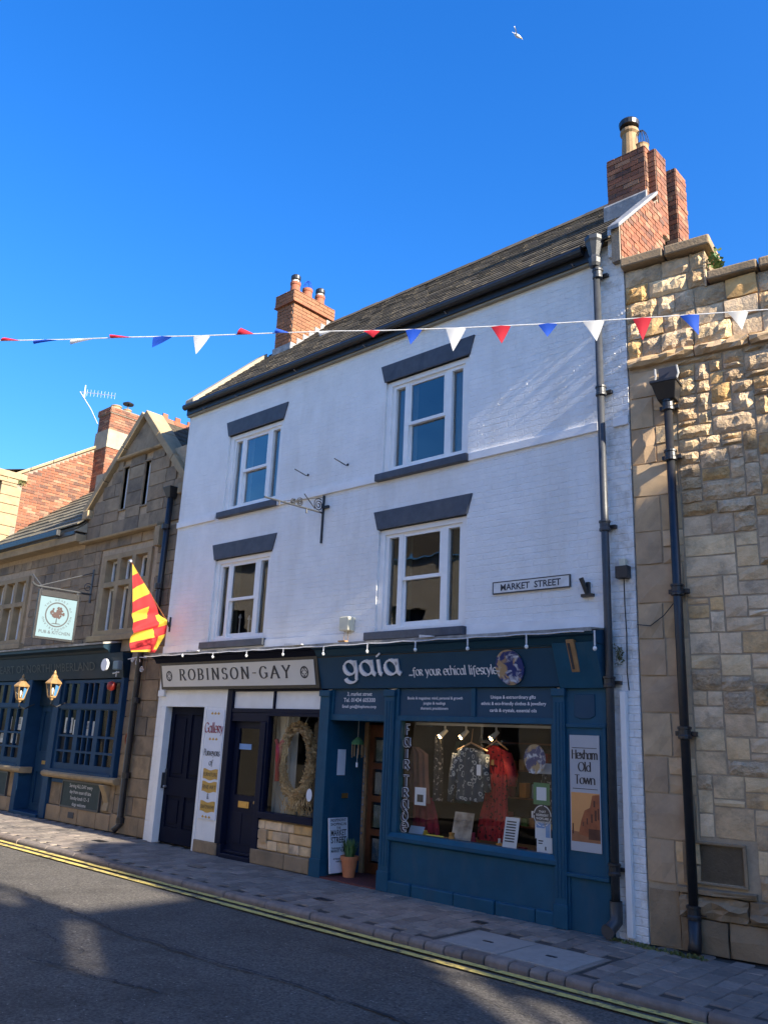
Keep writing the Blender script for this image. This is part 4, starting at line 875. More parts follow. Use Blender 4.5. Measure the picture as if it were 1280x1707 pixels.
# ------------------------------------------------------------------ display inside the blue shop
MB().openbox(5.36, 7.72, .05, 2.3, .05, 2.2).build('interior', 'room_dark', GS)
MB().box(5.38, 7.7, .02, 1.0, .5, .6).build('display_floor', 'room_brown', GS)
MB().box(5.45, 7.64, .28, .31, 1.93, 1.96).build('lamp_track', 'fixture', GS)
for k, px in enumerate((5.9, 6.22, 6.66)):
    L = thing('spotlight', ['lit spotlight on the window track, leftmost of the three', 'lit spotlight on the window track above the patterned top', 'lit spotlight on the window track above the red dress'][k], 'spotlight', (px, .3, 1.9), group='spotlights over the shop window')
    MB().tube([(px, .3, 1.93), (px, .3, 1.88)], .012, 8).tube([(px+.03, .3, 1.88), (px-.03, .24, 1.8)], .03, 12, rs=[.022, .034]).build('housing', 'fixture', L)
    MB().tube([(px-.031, .239, 1.799), (px-.037, .232, 1.792)], .026, 12).build('bulb', 'lit_bulb', L)
    ld = bpy.data.lights.new('lamp', 'SPOT'); ld.energy = 1.5; ld.color = (1, .72, .42); ld.spot_size = radians(95); ld.shadow_soft_size = .03; lo = bpy.data.objects.new('lamp_beam', ld); COL.objects.link(lo); lo.parent = L
    lo.location = (-.05, -.09, -.13); lo.rotation_euler = (radians(-14), radians(-10), 0)
for k, (x, y, z) in enumerate(((7.35, 1.5, 1.45), (7.3, 1.7, 1.15), (7.6, 1.6, 1.8), (7.5, 1.9, 1.82), (6.7, 1.3, 1.02))):
    o = MB().lathe([(.005, -.03), (.026, -.01), (.026, .01), (.005, .03)], (x, y, z), 10).build('lamp_bulb', 'lit_bulb', loc=(x, y, z), smooth=True)
    tag(o, ['small warm bulb glowing inside the shop, right of the red dress at chest height', 'small warm bulb glowing low inside the shop beside the round black sticker', 'small warm bulb glowing inside the shop right of the window globe', 'small warm bulb glowing at the far right top inside the shop', 'small warm bulb glowing below the patterned top'][k], 'bulb', 'lit bulbs inside the blue shop')
# stock shelves at the back of the shop
SU = thing('shelf_unit', 'dark wooden shelves of small stock along the back of the blue shop', 'shelves', (6.4, 1.9, .1))
for zz in (.7, 1.05, 1.4, 1.75): MB().box(5.4, 7.65, 1.75, 2.1, zz, zz+.02).build('shelf', 'wood_brown', SU)
random.seed(77)
for zz in (.72, 1.07, 1.42):
    x = 5.5
    while x < 7.55:
        w_ = random.uniform(.03, .1); h = random.uniform(.06, .24); MB().box(x, x+w_, 1.78, 1.9, zz, zz+h).build('stock_box', random.choice(['orange_card', 'yellow_card', 'blue_card', 'print_white', 'magenta_cloth', 'green_card', 'buff_clay', 'wood_light']), SU); x += w_+random.uniform(.02, .14)
def garment(name, label, outline, y, m, folds=10, amp=.018, thick=.05):
    """front and back sheets between left(z) and right(z) outlines, gathered in folds"""
    T = thing(name, label, 'clothing', ((outline[0][0]+outline[0][1])/2, y, outline[-1][2]))
    mb = MB(); n = 30
    for sgn in (-1, 1):
        b = len(mb.v); vs = []; fs = []
        for r, (a, c_, z) in enumerate(outline):
            for i in range(n+1):
                u = i/n; x = a+(c_-a)*u; env = sqrt(max(0, 1-(2*u-1)**2)); fall = r/(len(outline)-1)
                yy = y + sgn*thick*env + amp*(.3+fall)*sin(u*folds*2*pi/2+r*.35)*env
                vs.append((x, yy, z+.008*sin(u*folds*3)*fall))
        for r in range(len(outline)-1):
            for i in range(n): k = r*(n+1)+i; fs.append((k, k+1, k+n+2, k+n+1))
        mb.add(vs, fs)
    g = mb.build('cloth', m, T, smooth=True)
    return T
T = garment('patterned_top', 'grey long sleeved top with pale animal print hanging in the shop window', [(6.24, 6.4, 1.68), (6.16, 6.55, 1.64), (6.14, 6.56, 1.5), (6.14, 6.56, 1.3), (6.15, 6.56, 1.16), (6.14, 6.55, 1.09)], .22, 'animal_print', 7, .02)
mb = MB(); 
for (p, q_) in (((6.17, .22, 1.6), (6.08, .2, 1.06)), ((6.54, .22, 1.6), (6.62, .2, 1.2))): mb.tube([p, ((p[0]+q_[0])/2, .2, (p[2]+q_[2])/2+.05), q_], .05, 10, rs=[.07, .055, .04])
mb.build('sleeves', 'animal_print', T, smooth=True)
MB().tube([(6.16, .22, 1.65), (6.36, .22, 1.74), (6.6, .22, 1.65)], .012, 8).tube([(6.36, .22, 1.74), (6.36, .25, 1.9)], .004, 6).build('hanger', 'wood_light', T)
MB().box(6.5, 6.56, .14, .145, 1.38, 1.5).build('price_tag', 'print_white', T)
T = garment('red_dress', 'long red patterned dress with pleated skirt hanging in the shop window', [(6.5, 6.58, 1.72), (6.44, 6.74, 1.66), (6.42, 6.76, 1.5), (6.44, 6.75, 1.3), (6.42, 6.74, 1.1), (6.36, 6.75, .95), (6.33, 6.77, .8), (6.32, 6.78, .66)], .42, 'red_print', 14, .03)
MB().tube([(6.72, .42, 1.62), (6.82, .4, 1.4), (6.83, .38, 1.28)], .05, 10, rs=[.07, .065, .05]).build('sleeve', 'red_print', T, smooth=True)
MB().tube([(6.42, .42, 1.68), (6.58, .42, 1.78), (6.74, .42, 1.68)], .01, 8).tube([(6.58, .42, 1.78), (6.58, .42, 1.93)], .004, 6).build('hanger', 'wood_light', T)
MB().box(6.56, 6.6, .34, .345, 1.5, 1.56).build('price_tag', 'buff_clay', T)
garment('pink_dress', 'pale pink dress hanging behind the Fair Trade lettering', [(5.3, 5.44, 1.66), (5.2, 5.6, 1.58), (5.22, 5.62, 1.3), (5.18, 5.66, 1.0)], .35, 'pink_cloth', 10)
garment('magenta_skirt', 'magenta patterned skirt below the pink dress in the shop window', [(5.2, 5.64, 1.06), (5.18, 5.72, .86), (5.15, 5.76, .66)], .42, 'magenta_cloth', 12)
garment('dark_scarf', 'dark patterned scarf hanging beside the pink dress', [(5.68, 5.78, 1.82), (5.66, 5.8, 1.4), (5.66, 5.8, 1.04)], .4, 'dark_print', 4)
garment('green_coat', 'dark green coat hanging deep in the blue shop', [(5.62, 5.78, 1.75), (5.56, 5.84, 1.5), (5.55, 5.86, 1.0)], .9, 'green_cloth', 6)
garment('black_floral_dress', 'black dress with pale flowers near the globe in the shop window', [(7.1, 7.22, 1.44), (7.06, 7.26, 1.3), (7.06, 7.28, .9)], .6, 'dark_print', 6)
mb = MB(); n = 36; mb.add([(7.38+.135*cos(2*pi*i/n), -.014, 1.6+.155*sin(2*pi*i/n)) for i in range(n)]+[(7.38+.135*cos(2*pi*i/n), -.009, 1.6+.155*sin(2*pi*i/n)) for i in range(n)], [tuple(range(n)), tuple(range(2*n-1, n-1, -1))]+[(i, (i+1) % n, n+(i+1) % n, n+i) for i in range(n)])
MB_ = mb.build('globe_sticker', 'globe_print', loc=(7.38, -.012, 1.6)); tag(MB_, 'round globe picture sticking on the shop window glass', 'sticker')
def sheet(name, label, cat, x0, x1, z0, z1, y, m, skew=0, lean=0, lines=None, lm='ink'):
    T = thing(name, label, cat, ((x0+x1)/2, y, z0))
    a = [(x0, y, z0), (x1, y, z0), (x1+skew, y+lean, z1), (x0+skew, y+lean, z1)]
    MB().add(a+[(p[0], p[1]+.004, p[2]) for p in a], [(0, 1, 2, 3), (7, 6, 5, 4), (0, 4, 5, 1), (1, 5, 6, 2), (2, 6, 7, 3), (3, 7, 4, 0)]).build('sheet', m, T)
    if lines:
        mb = MB()
        for (u0, u1, v0, v1) in lines:
            P = lambda u, v: (x0+(x1-x0)*u+skew*v, y+lean*v-.0012, z0+(z1-z0)*v); mb.quad(P(u0, v0), P(u1, v0), P(u1, v1), P(u0, v1))
        mb.build('print', lm, T)
    return T
TX = [(.12, .8, .84-.09*k, .88-.09*k) for k in range(8)]
sheet('shelf_card', 'long white card behind the window globe', 'card', 7.22, 7.62, 1.45, 1.56, .12, 'print_white')
sheet('notice', 'small white notice with a dark photo beside the Fair Trade lettering', 'notice', 5.71, 5.88, 1.0, 1.2, -.014, 'print_white', lines=[(.22, .78, .18, .6)])
sheet('canvas_print', 'beige canvas picture standing on the display floor of the shop', 'picture', 6.1, 6.38, .64, .95, .2, 'photo_beige', skew=.02, lean=.05)
sheet('notice', 'white printed notice leaning below the red dress', 'notice', 6.96, 7.14, .66, .98, -.01, 'print_white', skew=.05, lines=TX)
sheet('certificate', 'green framed certificate on the shop window glass', 'certificate', 7.36, 7.56, 1.14, 1.36, -.012, 'green_card', lines=[(.2, .8, .2, .8)], lm='print_white')
sheet('leaflet', 'pale leaflet with blue and yellow print low in the window corner', 'leaflet', 7.38, 7.57, .8, .98, -.012, 'print_white', lines=[(.08, .6, .6, .9), (.68, .95, .1, .9)], lm='blue_card')
sheet('notice', 'white notice low in the right corner of the shop window', 'notice', 7.4, 7.6, .64, .82, -.014, 'print_white', lines=[(.1, .4, .75, .82), (.1, .35, .62, .68), (.5, .58, .3, .5)])
sheet('shelf_card', 'small white shelf card left of the round black sticker', 'card', 7.2, 7.36, .98, 1.05, .2, 'print_white')
# round black sticker with a pale ring and words
T = thing('round_sticker', 'round black sticker with white words on the shop window glass', 'sticker', (7.47, -.01, .93))
mb = MB(); n = 32; cx, cz, r = 7.47, 1.03, .115
mb.add([(cx+r*cos(2*pi*i/n), -.012, cz+r*1.02*sin(2*pi*i/n)) for i in range(n)], [tuple(range(n))]); mb.build('disc', 'ink', T)
mb = MB()
for i in range(n):
    if i % 8 == 7: continue
    a0, a1 = 2*pi*i/n, 2*pi*(i+1)/n; P = lambda rr, a: (cx+rr*cos(a), -.0135, cz+rr*sin(a)); mb.quad(P(.098, a0), P(.107, a0), P(.107, a1), P(.098, a1))
for s, z in (('THAT', 1.06), ('INDEPENDENT', 1.025), ('SHOPS ARE', .99), ('AWESOME', .955)): sans(mb, s, (cx, -.0125, z), X_, Z_, -Y_, .024, bold=.02, maxw=.15)
mb.build('lettering', 'letter_white', T)
# trinkets on the display floor
random.seed(5)
ORD = ['first', 'second', 'third', 'fourth', 'fifth', 'sixth', 'seventh', 'eighth', 'ninth', 'tenth', 'eleventh', 'twelfth', 'thirteenth', 'fourteenth', 'fifteenth', 'sixteenth']
for k in range(16):
    x = 5.55+.128*k+random.uniform(-.03, .03); y = random.uniform(.06, .45); h = random.uniform(.04, .16); m_ = random.choice(['yellow_card', 'green_card', 'orange_card', 'buff_clay', 'dark_cloth', 'print_white', 'magenta_cloth', 'steel'])
    r = random.uniform(.02, .05)
    if k % 2: mb = MB().lathe([(r, 0), (r*1.2, h*.3), (r*.6, h*.75), (r*.8, h), (r*.6, h)], (x, y, .6), 12)
    else: mb = MB().box(x-r*1.3, x+r*1.3, y-r, y+r, .6, .6+h*.6).box(x-r, x+r, y-r*1.05, y-r, .605, .6+h*.5)
    o = mb.build('trinket', m_, loc=(x, y, .6), bevel=.004); tag(o, 'small %s, %s ornament from the left along the shop display floor' % ('vase' if k % 2 else 'box', ORD[k]), 'ornament', 'ornaments in the shop window')
sheet('yellow_leaflet', 'yellow leaflet lying at the front of the shop window', 'leaflet', 5.82, 6.08, .61, .68, .04, 'yellow_card', lean=.05)
sheet('blue_cloth', 'pale blue folded cloth low in the left corner of the shop window', 'cloth', 5.5, 5.72, .62, .74, .12, 'blue_card', lean=.06)
# Fair Trade lettering down the left edge of the glass: white outline below, black on top
FTR = thing('window_lettering', 'black vertical Fair Trade lettering with pale outline on the shop window', 'lettering', (5.55, -.03, .7))
wt, bk = MB(), MB()
for c_, zb_, em in (('F', 1.8, .17), ('a', 1.665, .2), ('I2', 1.53, .2), ('r', 1.4, .2), ('T', 1.2, .17), ('r', 1.075, .2), ('a', .945, .2), ('d', .81, .18), ('e', .69, .2)):
    GL['*'] = GL[c_]
    pen(wt, '*', (5.575, -.024, zb_), X_, Z_, -Y_, em, nibw=.24, ang=25, thin=.13, center=True, depth=.0005, sx=1.0)
    pen(bk, '*', (5.575, -.03, zb_), X_, Z_, -Y_, em, nibw=.15, ang=25, thin=.05, center=True, depth=.0005, sx=1.0)
wt.build('outline', 'print_white', FTR); bk.build('letters', 'ink', FTR)
random.seed(21)
# ------------------------------------------------------------------ the stone building on the right
SR = radians(8)                                # its wall turns slightly away from the street line
ST = thing('stone_building', 'honey sandstone rubble building with stepped parapet, right of the white building', 'building', (8.615, -.015, 0), SR)
ux = Vector((cos(SR), sin(SR), 0)); un = Vector((sin(SR), -cos(SR), 0)); so_ = Vector((8.615, -.015, 0))
LW = 4.0; STEP = .93
def lc(mb, name, m, parent=ST, **k): return mb.build(name, m, parent, world=False, **k)
wall_ = MB().box(.0, LW, .03, 3.5, 0, 6.62).box(0, STEP-.04, .03, 1.2, 6.62, 7.05)
core = lc(wall_, 'wall', 'mortar_sand')
WO[core] = WO[ST]
def stone(u0, u1, z0, z1, m, parent=core, proud=.03, rough=0, name='stone', j=.009):
    """one block: rough ones get a pillowed, broken face"""
    u0 += j; u1 -= j; z0 += j; z1 -= j; mb = MB()
    n = max(3, min(8, int((u1-u0)/.05))) if rough else 2; k = max(3, min(6, int((z1-z0)/.045))) if rough else 2
    vs = []; jit = .012 if rough else .007
    for b in range(k+1):
        for a in range(n+1):
            eu = a in (0, n); ez = b in (0, k)
            x = u0+(u1-u0)*a/n; z = z0+(z1-z0)*b/k
            y = .03-proud*random.uniform(.7, 1.3)
            if eu or ez:
                y += (.018+rough*.5) if not rough else random.uniform(.012, .03)
                x += random.uniform(-jit, jit)*(.6 if eu else 1); z += random.uniform(-jit, jit)*(.6 if ez else 1)
            else:
                x += random.uniform(-1, 1)*(u1-u0)/n*.25; z += random.uniform(-1, 1)*(z1-z0)/k*.25; y -= rough*random.uniform(0, .75)
            vs.append((x, min(y, .024), z))
    fs = [(b*(n+1)+a, b*(n+1)+a+1, (b+1)*(n+1)+a+1, (b+1)*(n+1)+a) for b in range(k) for a in range(n)]
    mb.add(vs, fs)
    ed = [b*(n+1) for b in range(k+1)]; 
    loop = [a for a in range(n+1)] + [b*(n+1)+n for b in range(1, k+1)] + [k*(n+1)+a for a in range(n-1, -1, -1)] + [b*(n+1) for b in range(k-1, 0, -1)]
    base = len(mb.v); mb.v += [(vs[i][0], .06, vs[i][2]) for i in loop]; L = len(loop)
    for i in range(L): mb.f.append([loop[i], base+i, base+(i+1) % L, loop[(i+1) % L]]); mb.t.append(0); mb.mi.append(0)
    return mb.build(name, m, parent, world=False)
random.seed(33)
# corner quoins: tall ashlar blocks left of the pipe
z = .55
k = 0
while z < 5.75:
    h = random.uniform(.34, .42); w_ = .26+(.2 if k % 3 == 1 else 0)+random.uniform(-.02, .03)
    h = min(h, 5.78-z)
    stone(.0, w_, z, z+h, 'stone_quoin', proud=.03)
    if w_ < .4:
        s_ = random.random()
        if s_ < .5: stone(w_, .5, z, z+h*.5, 'stone_quoin', proud=.025); stone(w_, .5, z+h*.5, z+h, 'stone_face', proud=.03)
        else: stone(w_, .5, z, z+h, 'stone_quoin', proud=.022)
    else: stone(w_, .5, z, z+h, 'stone_quoin', proud=.02)
    z += h; k += 1
# plinth
x = .0
for L, h in ((.3, .5), (.42, .3), (.5, .3), (.48, .3), (.6, .32), (.6, .3)):
    stone(x, x+L, .0, h, 'stone_dark', proud=.07 if x else .03); x += L
for L in ((.3, .9), (.9, 1.62), (1.62, 2.2), (2.2, 2.9)): stone(L[0], L[1], .3, .5, 'stone_dark', proud=.1, rough=.02)
stone(.28, .98, .5, .56, 'stone_dark', proud=.12)
# blind recessed panel behind the pipe
lc(MB().box(.34, .9, .0, .05, .58, .6).box(.34, .9, .0, .05, .93, .955).box(.34, .37, .0, .05, .6, .93).box(.87, .9, .0, .05, .6, .93).box(.37, .87, .03, .05, .6, .93), 'blind_panel', 'stone_dark', core, bevel=.006)
# snecked rubble packed on a fine grid
g = .07; nu, nz = int((2.45-.5)/g), int(round((5.82-.5)/g)); occ = [[False]*nu for _ in range(nz)]
for b in range(nz):
    for a in range(nu):
        u, z = .5+a*g, .5+b*g
        if u < .93 and .5 <= z < .95: occ[b][a] = True
for b in range(nz):
    for a in range(nu):
        if occ[b][a]: continue
        zc = .5+b*g
        wmax = random.choice([2, 3, 3, 4, 4, 5, 6]) ; hmax = random.choice([1, 2, 2, 2, 3, 3] if zc > 1 else [3, 3, 4])
        if hmax == 1: wmax = max(wmax, 3)
        w_ = 0
        while a+w_ < nu and w_ < wmax and not occ[b][a+w_]: w_ += 1
        if a+w_ < nu and 0 < sum(1 for q in range(a+w_, min(a+w_+2, nu)) if not occ[b][q]) < 2 and w_ < 7: w_ += 1 if not occ[b][a+w_] else 0
        h = 0
        while b+h < nz and h < hmax and all(not occ[b+h][a+q] for q in range(w_)): h += 1
        for q in range(h):
            for r in range(w_): occ[b+q][a+r] = True
        u0, z0 = .5+a*g, .5+b*g; up = z0 > 3.9
        rg = random.random() < (.9 if up else .1)
        stone(u0, u0+w_*g, z0, z0+h*g, 'stone_rough' if rg else 'stone_face', proud=random.uniform(.022, .038) if rg else random.uniform(.012, .026), rough=.016 if rg else 0)
# projecting band, parapet courses, copings
x = 0.
for L in (.72, .55, .8, .7): stone(x, x+L, 5.82, 5.95, 'stone_quoin', proud=.075, rough=.015); x += L
for (z0, z1) in ((5.95, 6.18), (6.18, 6.4), (6.4, 6.64)):
    x = 0.
    while x < 2.4:
        L = random.uniform(.14, .4); L = min(L, 2.45-x); rg = random.random() < .7; stone(x, x+L, z0, z1, 'stone_rough' if rg else 'stone_face', proud=random.uniform(.02, .05), rough=.016 if rg else 0); x += L
for (z0, z1) in ((6.64, 6.86), (6.86, 7.07)):
    x = 0.
    while x < STEP-.06:
        L = min(random.uniform(.2, .45), STEP-.05-x); stone(x, x+L, z0, z1, random.choice(['stone_face', 'stone_rough']), proud=random.uniform(.02, .045), rough=.02); x += L
lc(MB().box(STEP-.06, STEP-.04, .0, 1.2, 6.62, 7.06), 'step_face', 'stone_rough', core)
for a, b in ((-.02, .47), (.475, STEP+.04)): lc(MB().box(a, b-.006, -.09, .5, 7.07+random.uniform(0, .01), 7.2), 'coping_stone', 'stone_dark', core, bevel=.02)
for a, b in ((STEP-.02, 1.42), (1.425, 2.1), (2.1, 2.8), (2.8, 3.5)): lc(MB().box(a, b-.008, -.07, .5, 6.64+random.uniform(0, .012), 6.76), 'coping_stone', 'stone_dark', core, bevel=.02)
# moss / fern tuft at the parapet step
mb = MB()
for i in range(90):
    c_ = Vector((STEP+.05+random.gauss(0, .03), .1+random.gauss(0, .06), 6.95+random.gauss(0, .05))); d_ = Vector((random.gauss(.3, .5), random.gauss(0, .5), random.gauss(0, .5))).normalized()*.04; s_ = d_.cross(Vector((random.random(), random.random(), random.random()))).normalized()*.012
    mb.tint = random.random()*.98+.01; mb.add([tuple(WO[ST] @ p) for p in (c_-s_, c_+s_, c_+d_+s_, c_+d_-s_)], [(0, 1, 2, 3)])
o = mb.build('fern_tuft', 'leaf', loc=tuple(WO[ST] @ Vector((STEP+.05, .1, 6.95)))); tag(o, 'small green fern tuft growing under the parapet coping', 'plant')
# outlet opening with hopper and drainpipe
DP = thing('drainpipe', 'black cast iron drainpipe with box hopper on the honey stone wall', 'drainpipe', tuple(WO[ST] @ Vector((.42, -.05, .02))), SR)
def dl(mb, name, m, parent=DP, **k):
    mb.v = [(v[0]-.42, v[1]+.05, v[2]-.02) for v in mb.v]; return mb.build(name, m, parent, world=False, **k)
PU = .44
hp_ = dl(MB().hexa([(PU-.09, -.15, 5.33), (PU+.09, -.15, 5.33), (PU+.09, .0, 5.33), (PU-.09, .0, 5.33), (PU-.13, -.24, 5.5), (PU+.13, -.24, 5.5), (PU+.13, .0, 5.5), (PU-.13, .0, 5.5)]), 'hopper', 'black_iron', bevel=.008)
dl(MB().box(PU-.14, PU+.14, -.25, .0, 5.5, 5.525), 'hopper_rim', 'black_iron', hp_)
dl(MB().tube([(PU, -.09, 5.34), (PU, -.09, .16)], .044, 14), 'pipe', 'black_iron', smooth=True)
for zz in (5.28, 4.72, 3.3, 1.92, .35):
    c_ = dl(MB().lathe([(.052, -.06), (.064, -.055), (.064, -.03), (.058, -.02), (.058, .03), (.066, .035), (.066, .055), (.052, .06)], (PU, -.09, zz), 14), 'collar', 'black_iron')
    dl(MB().box(PU-.1, PU+.1, -.055, .0, zz-.03, zz+.015), 'bracket', 'black_iron', c_, bevel=.004)
dl(MB().tube([(PU, -.09, .3), (PU, -.09, .1), (PU, -.14, .03)], .058, 14), 'shoe', 'black_iron', smooth=True)
# the dark outlet in the wall with white flashing ears
op = MB().box(PU-.1, PU+.1, -.028, -.02, 5.52, 5.75); lc(op, 'outlet', 'ink', core)
lc(MB().tube([(PU-.12, -.12, 5.54), (PU-.11, -.11, 5.63), (PU-.13, -.05, 5.74)], .012, 6).tube([(PU+.1, -.12, 5.54), (PU+.13, -.11, 5.62), (PU+.1, -.05, 5.74)], .012, 6), 'flashing', 'lead', core)
# thin cable on the stone
pts = [tuple(WO[ST] @ Vector(p)) for p in ((.0, -.02, 2.98), (.14, -.03, 2.96), (.28, -.03, 3.06), (.4, -.03, 3.2))]
o = MB().tube(pts, .005, 5).build('cable', 'cable', loc=pts[0]); tag(o, 'thin cable drooping across the stone quoins to the drainpipe', 'cable')
# ------------------------------------------------------------------ drainpipe of the white building, conduit, junction box
DW = thing('drainpipe', 'grey iron drainpipe with hopper running down the white wall beside the blue shop', 'drainpipe', (8.33, -.1, .02))
hpw = MB().lathe([(.055, 7.2), (.07, 7.24), (.075, 7.3), (.06, 7.34), (.1, 7.5), (.115, 7.53), (.115, 7.58), (.1, 7.58)], (8.3, -.12, 0), 8).build('hopper', 'grey_iron', DW)
MB().tube([(8.31, -.1, 7.25), (8.33, -.1, 3.0), (8.33, -.1, .2)], .041, 14).build('pipe', 'grey_iron', DW, smooth=True)
for zz in (7.1, 5.62, 4.05, 2.4, .62):
    c_ = MB().lathe([(.05, -.06), (.06, -.055), (.06, -.03), (.054, -.02), (.054, .03), (.063, .035), (.063, .055), (.05, .06)], (8.325, -.1, zz), 14).build('collar', 'black_iron' if zz < 4 else 'grey_iron', DW)
    MB().box(8.24, 8.42, -.05, .0, zz-.02, zz+.015).build('bracket', 'black_iron', c_)
sh = MB().tube([(8.33, -.1, .34), (8.33, -.1, .16), (8.3, -.2, .09)], .06, 14, cap=False).build('shoe', 'grey_iron', DW, smooth=True)
MB().lathe([(.066, 0), (.066, .02), (.05, .02)], (8.295, -.215, .085), 14, 'y').build('shoe_rim', 'grey_iron', sh)
o = MB().box(8.41, 8.475, -.06, -.003, .03, 2.31).build('cable_conduit', 'white_paint', loc=(8.44, -.03, .03), bevel=.006); tag(o, 'white square cable conduit between the drainpipe and the stone wall', 'conduit')
JB = thing('junction_box', 'black junction box with hanging cable on the white wall beside the stone', 'junction box', (8.48, -.05, 3.46))
MB().box(8.42, 8.56, -.09, -.002, 3.47, 3.6).build('box', 'black_iron', JB, bevel=.006); MB().box(8.45, 8.52, -.05, -.002, 3.6, 3.68).build('plate', 'cream_plastic', JB)
MB().tube([(8.5, -.05, 3.47), (8.49, -.03, 3.2), (8.5, -.03, 2.9), (8.49, -.03, 2.5), (8.5, -.02, 2.32)], .007, 6).build('cable', 'cable', JB)
mb = MB()
for i in range(80):
    c_ = Vector((8.42+random.gauss(0, .025), -.05+random.gauss(0, .03), 2.68+random.gauss(0, .05))); d_ = Vector((random.gauss(0, .6), -.5, random.gauss(.4, .5))).normalized()*.05; s_ = d_.cross(Vector((random.random(), random.random(), random.random()))).normalized()*.008
    mb.tint = random.random()*.98+.01; mb.add([c_-s_, c_+s_, c_+d_], [(0, 1, 2)])
o = mb.build('weed', 'moss', loc=(8.42, -.03, 2.62)); tag(o, 'dry green weed growing behind the grey drainpipe at cornice level', 'plant')
mb = MB()
for i in range(260):
    x = random.uniform(8.28, 9.2); c_ = Vector((x, -.1-abs(random.gauss(0, .04))-(.03 if x > 8.62 else .0), .0)); h = random.uniform(.01, .04); s_ = Vector((random.gauss(0, .012), random.gauss(0, .01), 0))
    mb.tint = random.random()*.98+.01; mb.add([c_-s_, c_+s_, c_+Vector((random.gauss(0, .015), random.gauss(0, .015), h))], [(0, 1, 2)])
o = mb.build('moss_strip', 'moss', kind='stuff'); tag(o, 'moss and weeds along the foot of the stone wall', 'moss')
# ------------------------------------------------------------------ the pub: sandstone gable wing and range, left of the white building
random.seed(44)
PYW = .15
PUB = thing('pub_building', 'brown sandstone pub with a pointed gable wing and mullioned windows', 'building', (-3, 2, 0))
def pb(px, py, Y=PYW): return PY(px, py, Y)
GX0, GX1, GAX, GAZ, GKZ = -3.6, -.03, -1.78, 7.85, 6.1
BAY = (-2.72, -.98, 3.42, 5.02); SL1 = (-2.42, -2.2, 5.95, 6.84); SL2 = (-1.62, -1.41, 5.92, 6.82)
LWN = (-7.75, -5.95, 3.42, 4.95)
SHOPO = (-8.6, -1.22, -.1, 3.1)
# mortar backing
bk = MB().holes(-8.3, GX1, 0, 5.6, PYW+.03, PYW+.35, [BAY, LWN, SHOPO, (GX0-.001, GX1+.001, 5.3, 5.7)])
bk.prism([(GX0, 5.3), (GX1, 5.3), (GX1, GKZ), (GAX, GAZ), (GX0, GKZ)], 'y', PYW+.2, PYW+.3)
bk.holes(GX0, GX1, 5.3, 6.9, PYW+.03, PYW+.2, [SL1, SL2])
bk.prism([(GX0+.75, 6.9), (GX1-.75, 6.9), (GAX, GAZ-.05)], 'y', PYW+.03, PYW+.19)
wl = bk.build('wall', 'mortar_sand', PUB)
def gin(x0, x1, z):                               # keep inside the gable outline
    if z < GKZ: return x0, x1
    t_ = (GAZ-z)/(GAZ-GKZ); return max(x0, GAX-(GAX-GX0)*t_+.02), min(x1, GAX+(GX1-GAX)*t_-.02)
def ashlar(x0, x1, z0, z1, excl, ch=(.2, .3), ln=(.3, .62), parent=wl, y=PYW, m='stone_pub', gable=False):
    z = z0
    while z < z1-.05:
        h = min(random.uniform(*ch), z1-z)
        if z1-(z+h) < .08: h = z1-z
        segs = [(x0, x1)]
        for (a, b, c_, d) in excl:
            if c_ < z+h-.01 and d > z+.01:
                ns_ = []
                for (p, q_) in segs:
                    if b <= p or a >= q_: ns_.append((p, q_)); continue
                    if a > p: ns_.append((p, a))
                    if b < q_: ns_.append((b, q_))
                segs = ns_
        for (p, q_) in segs:
            if gable: p, q_ = gin(p, q_, z+h)
            x = p
            while x < q_-.05:
                L = random.uniform(*ln); e = min(x+L, q_)
                if q_-e < .14: e = q_
                d_ = random.uniform(0, .014); MB().box(x+.005, e-.005, y-d_, y+.04, z+.005, z+h-.005).build('stone', m, parent, bevel=.007)
                x = e
        z += h
trimx = lambda r, e=.16: (r[0]-e, r[1]+e, r[2]-.12, r[3]+.1)
ashlar(GX0, GX1, 3.15, 5.36, [trimx(BAY)], gable=True); ashlar(GX0, GX1, 5.44, 7.0, [trimx(SL1, .03), trimx(SL2, .03)], ch=(.22, .3), ln=(.35, .65), gable=True)
ashlar(-8.3, GX0-.02, 3.35, 5.3, [trimx(LWN)], ch=(.16, .24), ln=(.22, .45), y=PYW+.02)
ashlar(-1.2, .16, .3, 3.1, [], ch=(.26, .38), ln=(.4, .75), y=PYW-.03)
ashlar(-1.2, .16, .0, .3, [], ch=(.3, .31), ln=(.6, .9), y=PYW-.07, m='stone_dark')
MB().box(-1.2, .16, PYW+.0, PYW+.3, 0, 3.1).build('pier_core', 'mortar_sand', PUB)
# mullioned windows
def mull(r, cols, tz, name='mullioned_window', lightw=None):
    x0, x1, z0, z1 = r; n = cols; mw = .13; lw = (x1-x0-mw*(n+1))/n; hs_ = []
    for k in range(n):
        a = x0+mw+k*(lw+mw)
        hs_ += [(a, a+lw, z0+.1, tz-.05), (a, a+lw, tz+.05, z1-.1)] if tz else [(a, a+lw, z0+.04, z1-.04)]
    f = MB().holes(x0, x1, z0, z1, PYW-.02, PYW+.2, hs_).build(name, 'stone_trim', PUB, bevel=.02)
    for (a, b, c_, d) in hs_:
        MB().holes(a, b, c_, d, PYW+.13, PYW+.17, [(a+.04, b-.03, c_+.04, d-.04)]).build('casement', 'white_paint', f)
        MB().quad((a+.02, PYW+.15, c_+.02), (b-.02, PYW+.15, c_+.02), (b-.02, PYW+.15, d-.02), (a+.02, PYW+.15, d-.02)).build('pane', 'glass', f)
    MB().openbox(x0-.1, x1+.1, PYW+.36, PYW+1.6, z0-.2, z1+.1).build('room', 'room_dark', f)
    return f
